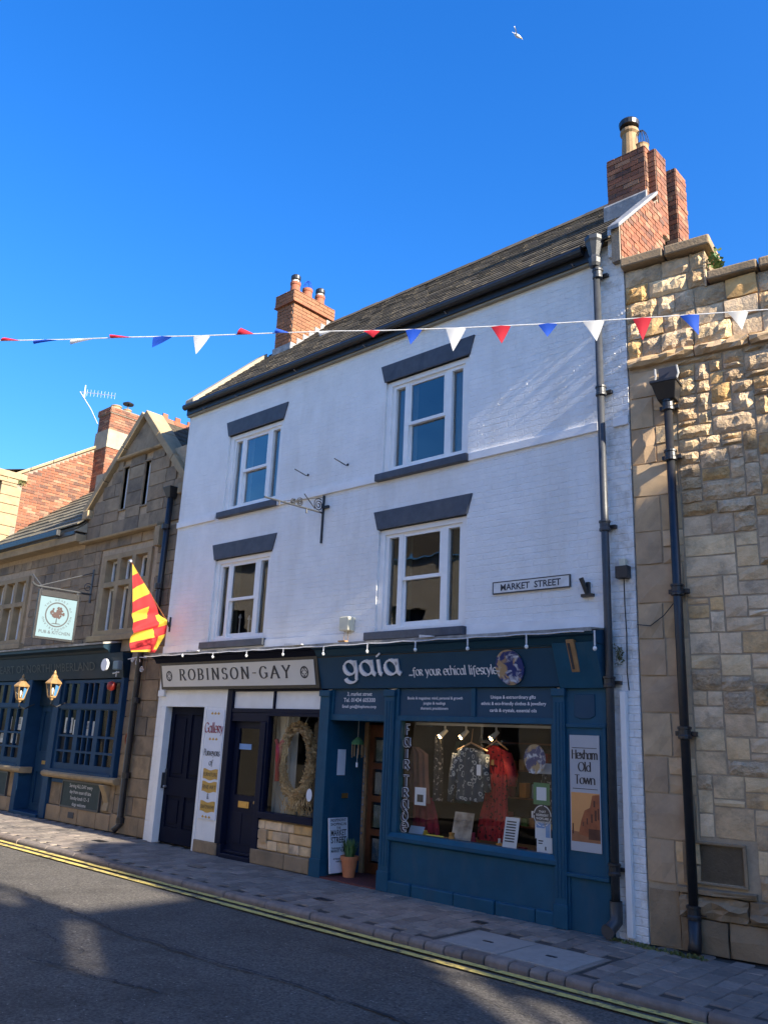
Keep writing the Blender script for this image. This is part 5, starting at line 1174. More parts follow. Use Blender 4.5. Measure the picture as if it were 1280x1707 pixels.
f = mull(BAY, 3, 4.42); MB().box(BAY[0]-.14, BAY[1]+.14, PYW-.1, PYW+.1, BAY[2]-.12, BAY[2]).build('sill', 'stone_trim', f, bevel=.015)
MB().prism([(PYW+.02, 5.36), (PYW-.14, 5.36), (PYW-.16, 5.4), (PYW-.02, 5.45), (PYW+.02, 5.45)], 'x', GX0, -.72).box(-.8, -.64, PYW-.13, PYW, 4.98, 5.36).build('hood_mould', 'stone_trim', f, bevel=.01)
for s_ in (SL1, SL2):
    f = MB().holes(s_[0]-.03, s_[1]+.03, s_[2]-.03, s_[3]+.03, PYW-.006, PYW+.12, [s_]).build('slit_window', 'stone_pub', PUB, bevel=.01)
    MB().box(s_[0], s_[0]+.05, PYW+.09, PYW+.12, s_[2], s_[3]).box(s_[1]-.05, s_[1], PYW+.09, PYW+.12, s_[2], s_[3]).box(s_[0]+.05, s_[1]-.05, PYW+.09, PYW+.12, s_[2]+.4, s_[2]+.44).build('casement', 'white_paint', f)
    MB().quad((s_[0], PYW+.11, s_[2]), (s_[1], PYW+.11, s_[2]), (s_[1], PYW+.11, s_[3]), (s_[0], PYW+.11, s_[3])).build('pane', 'glass', f)
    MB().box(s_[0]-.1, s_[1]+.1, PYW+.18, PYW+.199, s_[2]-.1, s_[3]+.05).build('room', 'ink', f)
MB().prism([(PYW+.1, 7.0), (PYW-.08, 7.0), (PYW-.1, 7.04), (PYW, 7.1), (PYW+.1, 7.1)], 'x', -2.62, -.95).build('gable_string', 'stone_trim', PUB, bevel=.01)
MB().prism([(-2.55, 7.1), (-1.02, 7.1), (GAX, GAZ-.12)], 'y', PYW+.0, PYW+.05).build('gable_top', 'stone_pub', PUB)
f = mull(LWN, 3, 4.32); MB().box(LWN[0]-.14, LWN[1]+.14, PYW-.08, PYW+.1, LWN[2]-.12, LWN[2]).build('sill', 'stone_trim', f, bevel=.015)
# raking copings, kneelers
def rake(xa, za, xb, zb, w_=.17, t_=.1):
    d = Vector((xb-xa, 0, zb-za)).normalized(); nn = Vector((-d.z, 0, d.x)); nn = nn if nn.z > 0 else -nn
    a, b = Vector((xa, 0, za)), Vector((xb, 0, zb)); lo = [a-nn*.04, b-nn*.04]; hi = [a+nn*t_, b+nn*t_]
    p = lambda v, y: (v.x, y, v.z)
    return MB().hexa([p(lo[0], PYW-.09), p(lo[1], PYW-.09), p(lo[1], PYW+.3), p(lo[0], PYW+.3), p(hi[0], PYW-.09), p(hi[1], PYW-.09), p(hi[1], PYW+.3), p(hi[0], PYW+.3)])
for (a, b, c_, d) in ((GX0-.08, GKZ-.02, GAX, GAZ), (GX1+.02, GKZ-.02, GAX, GAZ)):
    for k in range(3):
        t0, t1 = k/3, (k+1)/3-.006; rake(a+(c_-a)*t0, b+(d-b)*t0, a+(c_-a)*t1, b+(d-b)*t1).build('coping_stone', 'stone_trim', PUB, bevel=.012)
for x in (GX0-.02, GX1-.1): MB().box(x-.12, x+.12, PYW-.1, PYW+.3, GKZ-.2, GKZ-.0).build('kneeler', 'stone_trim', PUB, bevel=.02)
# wing roof with slates both sides and crested red ridge
mb = MB(); sl = (GAZ-GKZ)/(GAX-GX0)
for sg, xe in ((-1, GX0-.1), (1, GX1+.0)):
    for r in range(13):
        t0, t1 = r/13, (r+1.3)/13; xa, za = xe+(GAX-xe)*t0, GKZ-.05+(GAZ+.02-GKZ+.05)*t0; xb, zb = xe+(GAX-xe)*min(t1, 1), GKZ-.05+(GAZ+.02-GKZ+.05)*min(t1, 1)
        y = PYW+.3
        while y < 4.2:
            wd = random.uniform(.22, .32); mb.tint = random.random()*.98+.01; a = [(xa, y, za+.03), (xa, y+wd-.006, za+.03), (xb, y+wd-.006, zb+.005), (xb, y, zb+.005)]
            mb.add([(q_[0], q_[1], q_[2]-.02) for q_ in a]+a, [(4, 5, 6, 7), (0, 1, 5, 4), (1, 2, 6, 5), (2, 3, 7, 6), (3, 0, 4, 7)]); y += wd
wr = MB().prism([(GX0-.08, GKZ-.1), (GX1, GKZ-.1), (GAX, GAZ-.04)], 'y', PYW+.3, 4.2).build('wing_roof', 'slate', PUB); mb.build('slates', 'slate', wr, kind='stuff')
mb = MB(); y = PYW+.3
while y < 4.1:
    mb.tint = random.random(); mb.prism([(GAX-.12, GAZ-.07), (GAX, GAZ+.07), (GAX+.12, GAZ-.07)], 'y', y, y+.29); mb.box(GAX-.015, GAX+.015, y+.04, y+.16, GAZ+.05, GAZ+.15); y += .3
mb.build('crested_ridge', 'brick_old', wr, kind='stuff')
# main range roof of stone slates
ME, MP, MY = 5.75, .84, -.08
mz = lambda y: ME+MP*(y-MY)
rf = MB().quad((-8.32, MY, ME-.04), (GX0-.01, MY, ME-.04), (GX0-.01, 3.2, mz(3.2)-.04), (-8.32, 3.2, mz(3.2)-.04)).quad((GX0-.01, .7, mz(.7)-.04), (GX0+1.6, .7, mz(.7)-.04), (GX0+1.6, 3.2, mz(3.2)-.04), (GX0-.01, 3.2, mz(3.2)-.04)).build('main_roof', 'stone_slate', PUB)
mb = MB(); n = 13
for r in range(n):
    y0 = MY+(3.2-MY)*r/n; y1 = y0+(3.2-MY)/n*1.35; x = -8.3-(.2 if r % 2 else 0)
    xe = GX0-.02 if mz(y0) < GKZ+.05 else GX0+(mz(y0)-GKZ)/sl
    while x < xe:
        wd = random.uniform(.3, .5)*(1-r*.02); a, b = max(x, -8.3)+.004, min(x+wd, xe)-.004
        if b-a > .04:
            mb.tint = random.random()*.98+.01; dz = .04+random.uniform(0, .015); p = [(a, y0, mz(y0)+dz), (b, y0, mz(y0)+dz), (b, y1, mz(y1)+.004), (a, y1, mz(y1)+.004)]
            mb.add([(q_[0], q_[1]+.004, q_[2]-.03) for q_ in p]+p, [(4, 5, 6, 7), (0, 1, 5, 4), (1, 2, 6, 5), (3, 0, 4, 7)])
        x += wd
mb.build('stone_slates', 'stone_slate', rf, kind='stuff')
MB().box(-8.3, -4.25, MY-.12, MY-.02, ME-.16, ME-.02).box(-4.4, -3.66, MY-.02, PYW+.0, ME-.2, ME-.1).build('gutter', 'black_iron', PUB, bevel=.02)
MB().box(-8.3, GX0, MY, PYW+.1, ME-.34, ME-.17).build('eaves_course', 'stone_trim', PUB, bevel=.015)
MB().prism([(MY-.02, ME-.12), (.9, ME-.12), (.9, mz(.9)-.03)], 'x', -3.75, -3.6).build('eaves_return', 'render_band', PUB)
# ------------------------------------------------------------------ the pub's blue shopfront
PS = thing('shopfront', 'dark blue pub front with small paned windows and a central door', 'shopfront', (-4.3, .1, 0))
SY = .08
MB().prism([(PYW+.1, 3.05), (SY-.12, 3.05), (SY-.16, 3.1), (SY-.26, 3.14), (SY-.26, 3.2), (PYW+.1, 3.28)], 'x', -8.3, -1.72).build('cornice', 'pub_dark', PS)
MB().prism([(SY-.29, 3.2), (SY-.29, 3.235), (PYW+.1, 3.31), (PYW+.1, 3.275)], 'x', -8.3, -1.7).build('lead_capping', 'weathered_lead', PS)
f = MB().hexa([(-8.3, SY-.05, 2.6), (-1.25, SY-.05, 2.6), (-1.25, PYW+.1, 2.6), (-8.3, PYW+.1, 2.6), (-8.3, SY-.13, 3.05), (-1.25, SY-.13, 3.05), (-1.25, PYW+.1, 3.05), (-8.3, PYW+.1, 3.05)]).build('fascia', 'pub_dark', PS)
nF = Vector((0, -.45, -.08)).normalized(); wF = Vector((0, -.08, .45)).normalized()
pen(MB(), 'THE HEART OF NORTHUMBERLAND'.replace('U', 'O').replace('M', 'N').replace('E', 'F').replace('L', 'I').replace('D', 'O'), (-4.55, SY-.083, 2.75), X_, wF, nF, .2, nibw=.1, ang=0, thin=.03, serif=.06, center=True, depth=.003) if False else None
sans(MB(), 'THE HEART OF NORTHUMBERLAND', (-4.7, SY-.086, 2.75), X_, wF, nF, .17, sx=1.3, lift=.006).build('lettering', 'letter_pubgold', f)
def paned(x0, x1, z0, z1, cols, name):
    """window: pane columns per bay, transom with tall lights above, two small rows below"""
    zt = 2.08; bars = MB(); hs_ = []; bw = (x1-x0)/len(cols); xs = x0
    rows = [(z0+.12, z0+.32), (z0+.36, z0+.6), (z0+.64, zt-.06), (zt+.06, z1-.06)]
    for n in cols:
        a, b = xs+.07, xs+bw-.05; w_ = (b-a)/n
        for (c_, d) in rows:
            for k in range(n): hs_.append((a+k*w_+.018, a+(k+1)*w_-.018, c_, d))
        xs += bw
    f = MB().holes(x0, x1, z0, z1, SY-.02, SY+.05, hs_).build(name, 'pub_blue', PS, bevel=.004)
    for (a, b, c_, d) in hs_: MB().quad((a-.004, SY+.02, c_-.004), (b+.004, SY+.02, c_-.004), (b+.004, SY+.02, d+.004), (a-.004, SY+.02, d+.004)).build('pane', 'shop_glass', f)
    MB().box(x0-.02, x1+.02, SY-.045, SY-.02, zt-.04, zt+.04).box(x0-.03, x1+.03, SY-.07, SY+.05, z0-.06, z0).build('transom', 'pub_blue', f, bevel=.006)
    MB().openbox(x0-.2, x1+.2, SY+.3, SY+2.2, z0-.5, z1+.1).build('room', 'room_dark', f)
    return f
paned(-3.5, -1.3, .92, 2.58, (2, 3, 2), 'paned_window'); paned(-8.2, -4.95, .92, 2.58, (2, 3, 2, 2), 'paned_window')
for a, b in ((-3.72, -3.5), (-1.3, -1.2), (-4.97, -4.78)): MB().box(a, b, SY-.06, PYW+.2, .0 if a < -3 else .86, 2.6).build('post', 'pub_blue', PS, bevel=.008)
d = MB().holes(-4.72, -3.8, .06, 2.1, PYW+.15, PYW+.2, [(-4.6, -4.32, 1.2, 1.98), (-4.2, -3.92, 1.2, 1.98), (-4.6, -4.32, .2, .8), (-4.2, -3.92, .2, .8)]).build('panelled_door', 'pub_blue', PS, bevel=.008)
MB().box(-4.7, -3.82, PYW+.18, PYW+.199, .1, 2.05).build('door_panel', 'pub_blue', d)
MB().box(-4.4, -4.12, PYW+.135, PYW+.15, .95, 1.02).build('letterbox', 'brass', d)
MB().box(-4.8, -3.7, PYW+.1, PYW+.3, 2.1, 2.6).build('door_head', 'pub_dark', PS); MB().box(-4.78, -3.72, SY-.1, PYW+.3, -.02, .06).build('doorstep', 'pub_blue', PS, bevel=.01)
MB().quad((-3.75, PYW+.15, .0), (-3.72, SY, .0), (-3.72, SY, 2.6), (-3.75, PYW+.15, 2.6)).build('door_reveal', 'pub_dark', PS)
# stone stall risers with moulded sills and scroll brackets
def riser(x0, x1, name):
    r = MB().box(x0, x1, PYW-.0, PYW+.2, 0, .78).build(name, 'mortar_sand', PS); WO[r] = WO[PS]
    MB().prism([(PYW+.1, .76), (SY-.06, .76), (SY-.11, .8), (SY-.11, .85), (SY-.06, .88), (PYW+.1, .88)], 'x', x0-.05, x1+.12).build('stone_sill', 'stone_trim', r, bevel=.01)
    z = .28; 
    for h in (.48,):
        x = x0
        while x < x1-.05:
            L = random.uniform(.5, .85); e = min(x+L, x1); e = x1 if x1-e < .2 else e
            MB().box(x+.005, e-.005, PYW-.05, PYW+.05, z, z+h-.006).build('stone', 'stone_pub', r, bevel=.01); x = e
    x = x0
    while x < x1-.05:
        L = random.uniform(.6, .95); e = min(x+L, x1); e = x1 if x1-e < .25 else e
        MB().box(x+.005, e-.005, PYW-.09, PYW+.05, .0, .272).build('stone', 'stone_dark', r, bevel=.016); x = e
    return r
r1 = riser(-3.7, -1.2, 'stall_riser'); r2 = riser(-8.3, -4.8, 'stall_riser')
MB().prism([(SY-.14, .75), (PYW-.04, .75), (PYW-.04, .3), (SY-.03, .32), (SY-.0, .45), (SY-.06, .6)], 'x', -1.5, -1.33).build('scroll_bracket', 'stone_trim', r1, bevel=.015)
MB().box(-2.62, -2.42, PYW-.1, PYW-.088, .1, .2).build('vent', 'ink', r1)
def board(x0, x1, z0, z1, label, lines):
    T = thing('chalkboard', label, 'chalkboard', ((x0+x1)/2, SY-.02, z0))
    b = MB().box(x0, x1, PYW-.09, PYW-.052, z0, z1).build('panel', 'chalkboard', T); MB().holes(x0-.03, x1+.03, z0-.03, z1+.03, PYW-.1, PYW-.055, [(x0, x1, z0, z1)]).build('frame', 'grey_iron', T)
    n = len(lines)
    for k, s in enumerate(lines): sans(MB(), s, ((x0+x1)/2, PYW-.091, z1-(z1-z0)*(k+.85)/n), X_, Z_, -Y_, (z1-z0)/n*.6, bold=.015, maxw=(x1-x0)*.86).build('chalk_writing', 'chalk', T)
board(-2.95, -1.62, .3, .72, 'chalkboard menu under the right pub window', ['Serving ALL DAY every', 'day from noon till late', 'Sunday lunch 12 - 5', 'dogs welcome'])
board(-7.0, -5.35, .3, .72, 'chalkboard under the left pub window at the photo edge', ['OPEN', 'FOOD', 'MUSIC'])
o = MB().box(-3.42, -2.98, PYW-.1, PYW-.05, .68, .75).build('shelf_bracket', 'pub_blue', loc=(-3.2, PYW-.08, .68), bevel=.01); tag(o, 'small blue shelf below the right pub window sill', 'shelf')
# notices behind the pub panes
random.seed(9)
for k, (px0, py0, px1, py1) in enumerate(((110, 1196, 119, 1222), (124, 1200, 133, 1225), (143, 1202, 155, 1227), (126, 1232, 130, 1250), (13, 1194, 18, 1216), (27, 1195, 36, 1217), (40, 1195, 46, 1217), (20, 1222, 27, 1239), (2, 1222, 8, 1238))):
    a, b = PY(px0, py0, SY+.03), PY(px1, py1, SY+.03)
    T = sheet('notice', 'white notice in the pub window, %s' % ['framed with a dark border, beside the door', 'second from the door in the tall panes', 'third from the door, widest of the row', 'in a small lower pane near the door', 'tall pane left window, leftmost', 'tall pane left window, widest', 'tall pane left window, nearest the door', 'small lower pane of the left window', 'small lower pane at the photo edge'][k], 'notice', a.x, b.x, b.z, a.z, SY+.035, 'print_white', lines=[(.2, .8, .2, .8)] if k == 0 else TX[:5])
# lanterns
for k, (px, py) in enumerate(((34, 1164), (87, 1160))):
    p = PY(px, py, SY-.38); x, y, z = p.x, p.y, p.z
    L = thing('lantern', ['brass carriage lantern left of the pub door', 'brass carriage lantern right of the pub door'][k], 'lantern', (x, y, z), group='lanterns on the pub front'); x0_, y0_, z0_ = x, y, z
    MB().lathe([(.03, -.1), (.05, -.06), (.1, -.04), (.11, 0)], (x, y, z), 4).build('base', 'brass_lamp', L)
    g_ = MB()
    for q_ in range(4):
        a = pi/4+pi/2*q_; g_.tube([(x+.105*cos(a), y+.105*sin(a), z), (x+.175*cos(a), y+.175*sin(a), z+.3)], .012, 6)
    g_.build('frame', 'brass_lamp', L)
    MB().lathe([(.1, .0), (.168, .295)], (x, y, z), 4).build('glass', 'lamp_glass', L)
    MB().lathe([(.2, .29), (.205, .32), (.08, .44), (.085, .46), (.06, .5), (.03, .53), (.035, .56), (.008, .62)], (x, y, z), 4 if False else 8).build('roof', 'brass_lamp', L)
    MB().lathe([(.012, .02), (.022, .1), (.03, .16), (.012, .2)], (x, y, z), 10).build('bulb', 'bulb_white', L, smooth=True)
    MB().tube([(x, y, z-.08), (x, y, z-.16), (x, y+.12, z-.2), (x, SY-.06, z-.1)], .014, 6).build('bracket', 'black_iron', L)
    for c_ in list(L.children):
        if c_.name.startswith('bracket'): continue
        for v in c_.data.vertices: v.co = v.co*.78
# fittings at the right end of the pub fascia
o = MB().lathe([(.11, 0), (.11, .04), (.06, .06)], (-1.72, SY-.2, 2.83), 20, 'y').build('alarm_box', 'print_white', loc=(-1.72, SY-.2, 2.83)); tag(o, 'round pale alarm bell box at the end of the pub fascia', 'alarm')
mb = MB().lathe([(.0, -.09), (.07, -.06), (.085, 0), (.07, .06), (.0, .09)], (-1.5, SY-.12, 2.45), 14); o = mb.build('alarm_light', 'red_plastic', loc=(-1.5, SY-.12, 2.45), smooth=True); tag(o, 'red round alarm light under the end of the pub fascia', 'alarm')
T = thing('floodlight', 'small pale floodlight on a scrolled bracket beside the pub fascia', 'floodlight', (-1.05, 0, 2.7))
MB().box(-1.28, -1.1, -.2, -.1, 2.72, 2.88).build('lamp_head', 'mint_sign', T, bevel=.02); MB().tube([(-1.3, -.16, 2.66), (-1.1, -.16, 2.68)], .012, 6).tube([(-1.2, -.15, 2.7), (-1.2, -.15, 2.6)], .01, 6).build('arm', 'wire_white', T)
sc = MB()
for (cx, cz, r, s_) in ((-.78, 2.86, .08, 1), (-.62, 2.74, .06, -1), (-.95, 2.9, .05, 1)): sc.tube([(cx+r*(1-i/26)*cos(s_*i*.5), PYW-.16, cz+r*(1-i/26)*sin(s_*i*.5)) for i in range(24)], .008, 5)
sc.tube([(-1.1, PYW-.16, 2.92), (-.8, PYW-.16, 2.95), (-.5, PYW-.16, 2.93)], .01, 6).build('scroll_bracket', 'wire_white', T)
T = thing('hanging_plaque', 'small round iron ornament on the stone pier beside the pub', 'plaque', (-.9, PYW-.04, 1.5))
MB().tube([(-.93+.1*cos(2*pi*i/20), PYW-.06, 1.55+.1*sin(2*pi*i/20)) for i in range(21)], .02, 6).build('ring', 'brick_old', T); MB().lathe([(.05, 0), (.05, -.03)], (-.93, PYW-.045, 1.55), 12, 'y').build('centre', 'stone_dark', T)
# pub drainpipe
DPP = thing('drainpipe', 'black iron drainpipe with hopper between the pub and the white building', 'drainpipe', (-.8, .05, .02))
MB().hexa([(-.5, .0, 5.85), (-.38, .0, 5.85), (-.38, PYW, 5.85), (-.5, PYW, 5.85), (-.57, -.06, 6.05), (-.31, -.06, 6.05), (-.31, PYW, 6.05), (-.57, PYW, 6.05)]).build('hopper', 'black_iron', DPP, bevel=.01)
MB().tube([(-.44, .06, 5.9), (-.46, .06, 3.7), (-.5, .04, 3.5), (-.72, -.02, 3.25), (-.76, .02, 3.0), (-.8, .03, .15), (-.83, -.06, .05)], .055, 12).build('pipe', 'black_iron', DPP, smooth=True)
for x, zz in ((-.45, 5.3), (-.455, 4.2), (-.77, 2.2), (-.79, .95), (-.8, .22)): MB().lathe([(.06, -.05), (.075, -.045), (.075, .045), (.06, .05)], (x, .04, zz), 12).build('collar', 'black_iron', DPP)
# hanging pub sign
HX = -3.05
def hx(px, py): q_ = PX(px, py, HX); return (q_.y, q_.z)
HS = thing('pub_sign', 'pale blue hanging pub sign with a tree emblem in a black frame', 'sign', (HX, -.6, 3.3))
c4 = [hx(66, 991), hx(129, 1003), hx(119, 1067), hx(61, 1060)]
ya = (c4[0][0]+c4[3][0])/2; yb = (c4[1][0]+c4[2][0])/2; zt = (c4[0][1]+c4[1][1])/2; zb = (c4[2][1]+c4[3][1])/2
MB().box(HX-.015, HX+.015, ya, yb, zb, zt).build('board', 'mint_sign', HS)
MB().box(HX-.03, HX+.03, ya-.05, ya, zb-.05, zt+.12).box(HX-.03, HX+.03, yb, yb+.05, zb-.05, zt+.12).box(HX-.03, HX+.03, ya, yb, zb-.05, zb).box(HX-.03, HX+.03, ya, yb, zt, zt+.12).build('frame', 'black_iron', HS, bevel=.008)
cy, cz, R0 = (ya+yb)/2+.0, (zb+zt)/2+.06, .24
mb = MB()
for i in range(40):
    a0, a1 = 2*pi*i/40, 2*pi*(i+1)/40; P = lambda r, a: (HX+.017, cy+r*cos(a), cz+r*sin(a)); mb.quad(P(R0-.025, a0), P(R0, a0), P(R0, a1), P(R0-.025, a1))
ringtxt = 'THE HEART OF NORTHUMBERLAND'
for i, ch_ in enumerate(ringtxt):
    if ch_ == ' ': continue
    a = radians(150)-2*pi*.9*i/len(ringtxt); u = Vector((0, sin(a), -cos(a))); w_ = Vector((0, cos(a), sin(a))); sans(mb, ch_, Vector((HX, cy, cz))+w_*.265, u, w_, X_, .042, lift=.018)
sans(mb, 'PUB & KITCHEN', (HX, cy, zb+.07), Y_, Z_, X_, .065, lift=.018, maxw=(yb-ya)*.85)
mb.quad((HX+.018, cy-.012, cz-.17), (HX+.018, cy+.012, cz-.17), (HX+.018, cy+.006, cz), (HX+.018, cy-.006, cz)); mb.quad((HX+.018, cy-.1, cz-.18), (HX+.018, cy+.1, cz-.18), (HX+.018, cy+.06, cz-.165), (HX+.018, cy-.06, cz-.165))
mb.build('lettering', 'grey_iron', HS)
mb = MB()
for i in range(80):
    a = random.uniform(0, 2*pi); r = .13*sqrt(random.random()); c_ = (cy+r*cos(a), cz+.03+r*.85*sin(a)); s_ = random.uniform(.015, .03)
    if c_[1] < cz-.06: continue
    mb.add([(HX+.019+i*.00004, c_[0]+s_*cos(b), c_[1]+s_*sin(b)) for b in (0, 1.2, 2.4, 3.7, 5)], [(0, 1, 2, 3, 4)])
mb.build('tree_emblem', 'emblem_brown', HS)
br = MB().tube([(HX, ya-.2, zt+.24), (HX, ya-.17, zt+.2), (HX, ya-.1, zt+.17), (HX, yb+.2, zt+.17), (HX, PYW, zt+.17)], .022, 8).tube([(HX, ya-.05, zt+.18), (HX, PYW, zt+.62)], .012, 6).tube([(HX, PYW-.02, zt-.0), (HX, PYW-.02, zt+.68)], .022, 6).tube([(HX, ya, zt+.12), (HX, ya, zt+.17)], .012, 6).tube([(HX, yb, zt+.12), (HX, yb, zt+.17)], .012, 6).tube([(HX-.25, ya-.1, zt+.42), (HX, ya, zt+.17)], .015, 6)
br.tube([(HX, PYW-.1+.1*cos(i*.5)*(1-i/24), zt+.3+.1*sin(i*.5)*(1-i/24)) for i in range(20)], .008, 5); br.build('bracket', 'grey_iron', HS)
# ------------------------------------------------------------------ the taller neighbour at the far left: bare brick gable, stone corner, chimney
NB = thing('brick_gabled_building', 'taller building with a red brick gable end beyond the pub roof', 'building', (-9.5, 2, 0))
BX = -8.32; bz = lambda y: 7.85+.66*(y-.35)
MB().prism([(.15, 0), (6, 0), (6, 7.3), (3.0, bz(3.0)), (.15, bz(.15)-.02)], 'x', -12, BX-.012).build('gable_wall', 'mortar', NB)
mb = MB(); brickface(mb, (BX-.012, .62, 5.6), Y_, Z_, X_, 2.6, 4.2, inside=lambda u, v: v+5.6 < bz(u+.62)-.07 and v+5.6 > mz(u+.62)-.15, dep=.014); mb.build('brickwork', 'brick_old', NB, kind='stuff')
z = 5.5
while z < 7.6:
    h = random.uniform(.2, .32); h = min(h, 7.62-z)
    if h < .05: break
    w_ = random.choice([.34, .46]); MB().box(-9.2, BX+random.uniform(.01, .02), .1, .15+w_, z+.005, z+h-.005).build('stone', 'stone_trim', NB, bevel=.012); z += h
MB().prism([(-.25, 7.74), (.7, 7.74), (.7, 7.9), (-.25, 7.92)], 'x', -12, BX+.06).prism([(-.12, 7.62), (.5, 7.62), (.5, 7.74), (-.2, 7.74)], 'x', -12, BX+.03).build('stone_cornice', 'stone_trim', NB, bevel=.015)
y0 = .2
while y0 < 2.9:
    y1 = min(y0+.55, 3.0); MB().hexa([(-8.55, y0, bz(y0)-.06), (BX+.05, y0, bz(y0)-.06), (BX+.05, y1, bz(y1)-.06), (-8.55, y1, bz(y1)-.06), (-8.55, y0, bz(y0)+.03), (BX+.05, y0, bz(y0)+.03), (BX+.05, y1, bz(y1)+.03), (-8.55, y1, bz(y1)+.03)]).build('verge_stone', 'stone_trim', NB, bevel=.02); y0 = y1+.01
MB().quad((-12, .0, 7.9), (BX, .0, 7.9), (BX-.3, 3, bz(3)-.8), (-12, 3, bz(3)-.8)).build('roof', 'stone_slate', NB)
mb = MB()
for i in range(60):
    c_ = Vector((BX+.03, .58+random.gauss(0, .05), 7.72+random.gauss(0, .05))); d_ = Vector((.4, random.gauss(0, .5), random.gauss(0, .5))).normalized()*.06; s_ = d_.cross(Vector((random.random(), random.random(), random.random()))).normalized()*.015
    mb.tint = random.random()*.98+.01; mb.add([c_-s_, c_+s_, c_+d_], [(0, 1, 2)])
o = mb.build('weed', 'moss', loc=(BX, .58, 7.7)); tag(o, 'green weed tuft under the stone cornice by the red brick gable', 'plant')
CX0, CX1, CY0, CY1 = -8.36, -7.72, 2.45, 3.3
ch = stack(NB, CX0, CX1, CY0, CY1, 7.4, 9.12, 'brick_old')
MB().box(CX0-.03, CX1+.03, CY0-.03, CY1+.03, 9.1, 9.62).build('render_band', 'render_band', ch)
c2 = MB().box(CX0+.004, CX1-.004, CY0+.004, CY1-.004, 9.62, 10.3).build('upper_core', 'mortar', ch)
mb = MB(); brickface(mb, (CX0, CY0+.004, 9.62), X_, Z_, -Y_, CX1-CX0, .5); brickface(mb, (CX1-.004, CY0, 9.62), Y_, Z_, X_, CY1-CY0, .5)
brickface(mb, (CX0-.03, CY0-.03, 10.12), X_, Z_, -Y_, CX1-CX0+.06, .15); brickface(mb, (CX1+.03, CY0-.03, 10.12), Y_, Z_, X_, CY1-CY0+.06, .15); mb.build('upper_brickwork', 'brick_old', ch, kind='stuff')
MB().box(CX0-.028, CX1+.028, CY0-.028, CY1+.028, 10.1, 10.29).build('upper_cap', 'mortar', ch)
p = pot(ch, -8.05, 2.75, 10.27, .2, .15, 'buff_clay'); p = pot(ch, -8.05, 3.1, 10.27, .2, .12, 'buff_clay')
MB().lathe([(.02, 0), (.02, .18), (.15, .18), (.16, .21), (.05, .27)], (-8.05, 3.1, 10.45), 14).build('cowl', 'black_iron', p)
AE = thing('aerial', 'silver television aerial on a bent mast fixed to the left chimney', 'aerial', (CX0-.05, CY0, 9.8))
q0 = Vector((CX0+.02, CY0-.04, 9.9)); q1 = PX(152, 682, CX0-.1); q2 = PX(134, 653, CX0-.2); q3 = PX(192, 660, CX0-.2)
MB().tube([q0, (q0+q1)/2, q1, (q1+q2)/2, q2], .014, 6).build('mast', 'steel', AE); MB().tube([q2, q3], .01, 6).build('boom', 'steel', AE)
mb = MB(); dv = (q3-q2)
for k in range(9):
    c_ = q2+dv*(.2+.8*k/8); mb.tube([c_-Vector((.0, 0, .1)), c_+Vector((0, 0, .1))], .005, 5); 
mb.tube([q2+dv*.12-Vector((0, 0, .2)), q2+dv*.12+Vector((0, 0, .2))], .01, 5); mb.tube([q2+dv*.15-Vector((0, 0, .16)), q2+dv*.13+Vector((0, 0, .22))], .01, 5); mb.build('elements', 'steel', AE)
# ------------------------------------------------------------------ things fixed to the white wall
T = thing('street_sign', 'old white street sign reading MARKET STREET on the white wall', 'sign', (7.3, -.02, 3.45))
a, b = PY(822, 990, -.02), PY(949, 965, -.02); z0, z1 = PY(822, 990, -.02).z, PY(823, 972, -.02).z
MB().box(a.x, b.x, -.025, -.003, z0, z1).build('plate', 'sign_white', T, bevel=.004)
MB().holes(a.x-.008, b.x+.008, z0-.008, z1+.008, -.028, -.004, [(a.x+.004, b.x-.004, z0+.004, z1-.004)]).build('rim', 'grey_iron', T)
sans(MB(), 'MARKET  STREET', ((a.x+b.x)/2, -.0262, z0+.028), X_, Z_, -Y_, (z1-z0)*.6, bold=.022, maxw=(b.x-a.x)*.86, lift=.001).build('lettering', 'ink', T)
T = thing('wall_bracket', 'black angled iron flag holder on the white wall right of the street sign', 'bracket', (8.08, -.03, 3.34))
p = PY(974, 996, 0); MB().box(p.x-.02, p.x+.12, -.05, -.002, p.z, p.z+.03).box(p.x+.04, p.x+.075, -.04, -.002, p.z+.03, p.z+.16).build('plate', 'black_iron', T)
MB().tube([(p.x+.05, -.03, p.z+.03), (p.x+.01, -.09, p.z+.2)], .026, 10).build('socket', 'black_iron', T)
T = thing('security_box', 'cream plastic box on short legs on the white wall above the blue fascia', 'alarm box', (3.95, -.06, 3.1))
p = PY(572, 1053, -.04); MB().box(p.x+.0, p.x+.18, -.13, -.003, p.z, p.z+.19).build('case', 'cream_plastic', T, bevel=.012); MB().box(p.x+.07, p.x+.2, -.2, -.14, 2.965, 2.985).tube([(p.x+.05, -.06, p.z), (p.x+.08, -.1, 2.97)], .004, 5).tube([(p.x+.12, -.06, p.z), (p.x+.16, -.1, 2.97)], .004, 5).build('bracket', 'wood_light', T)
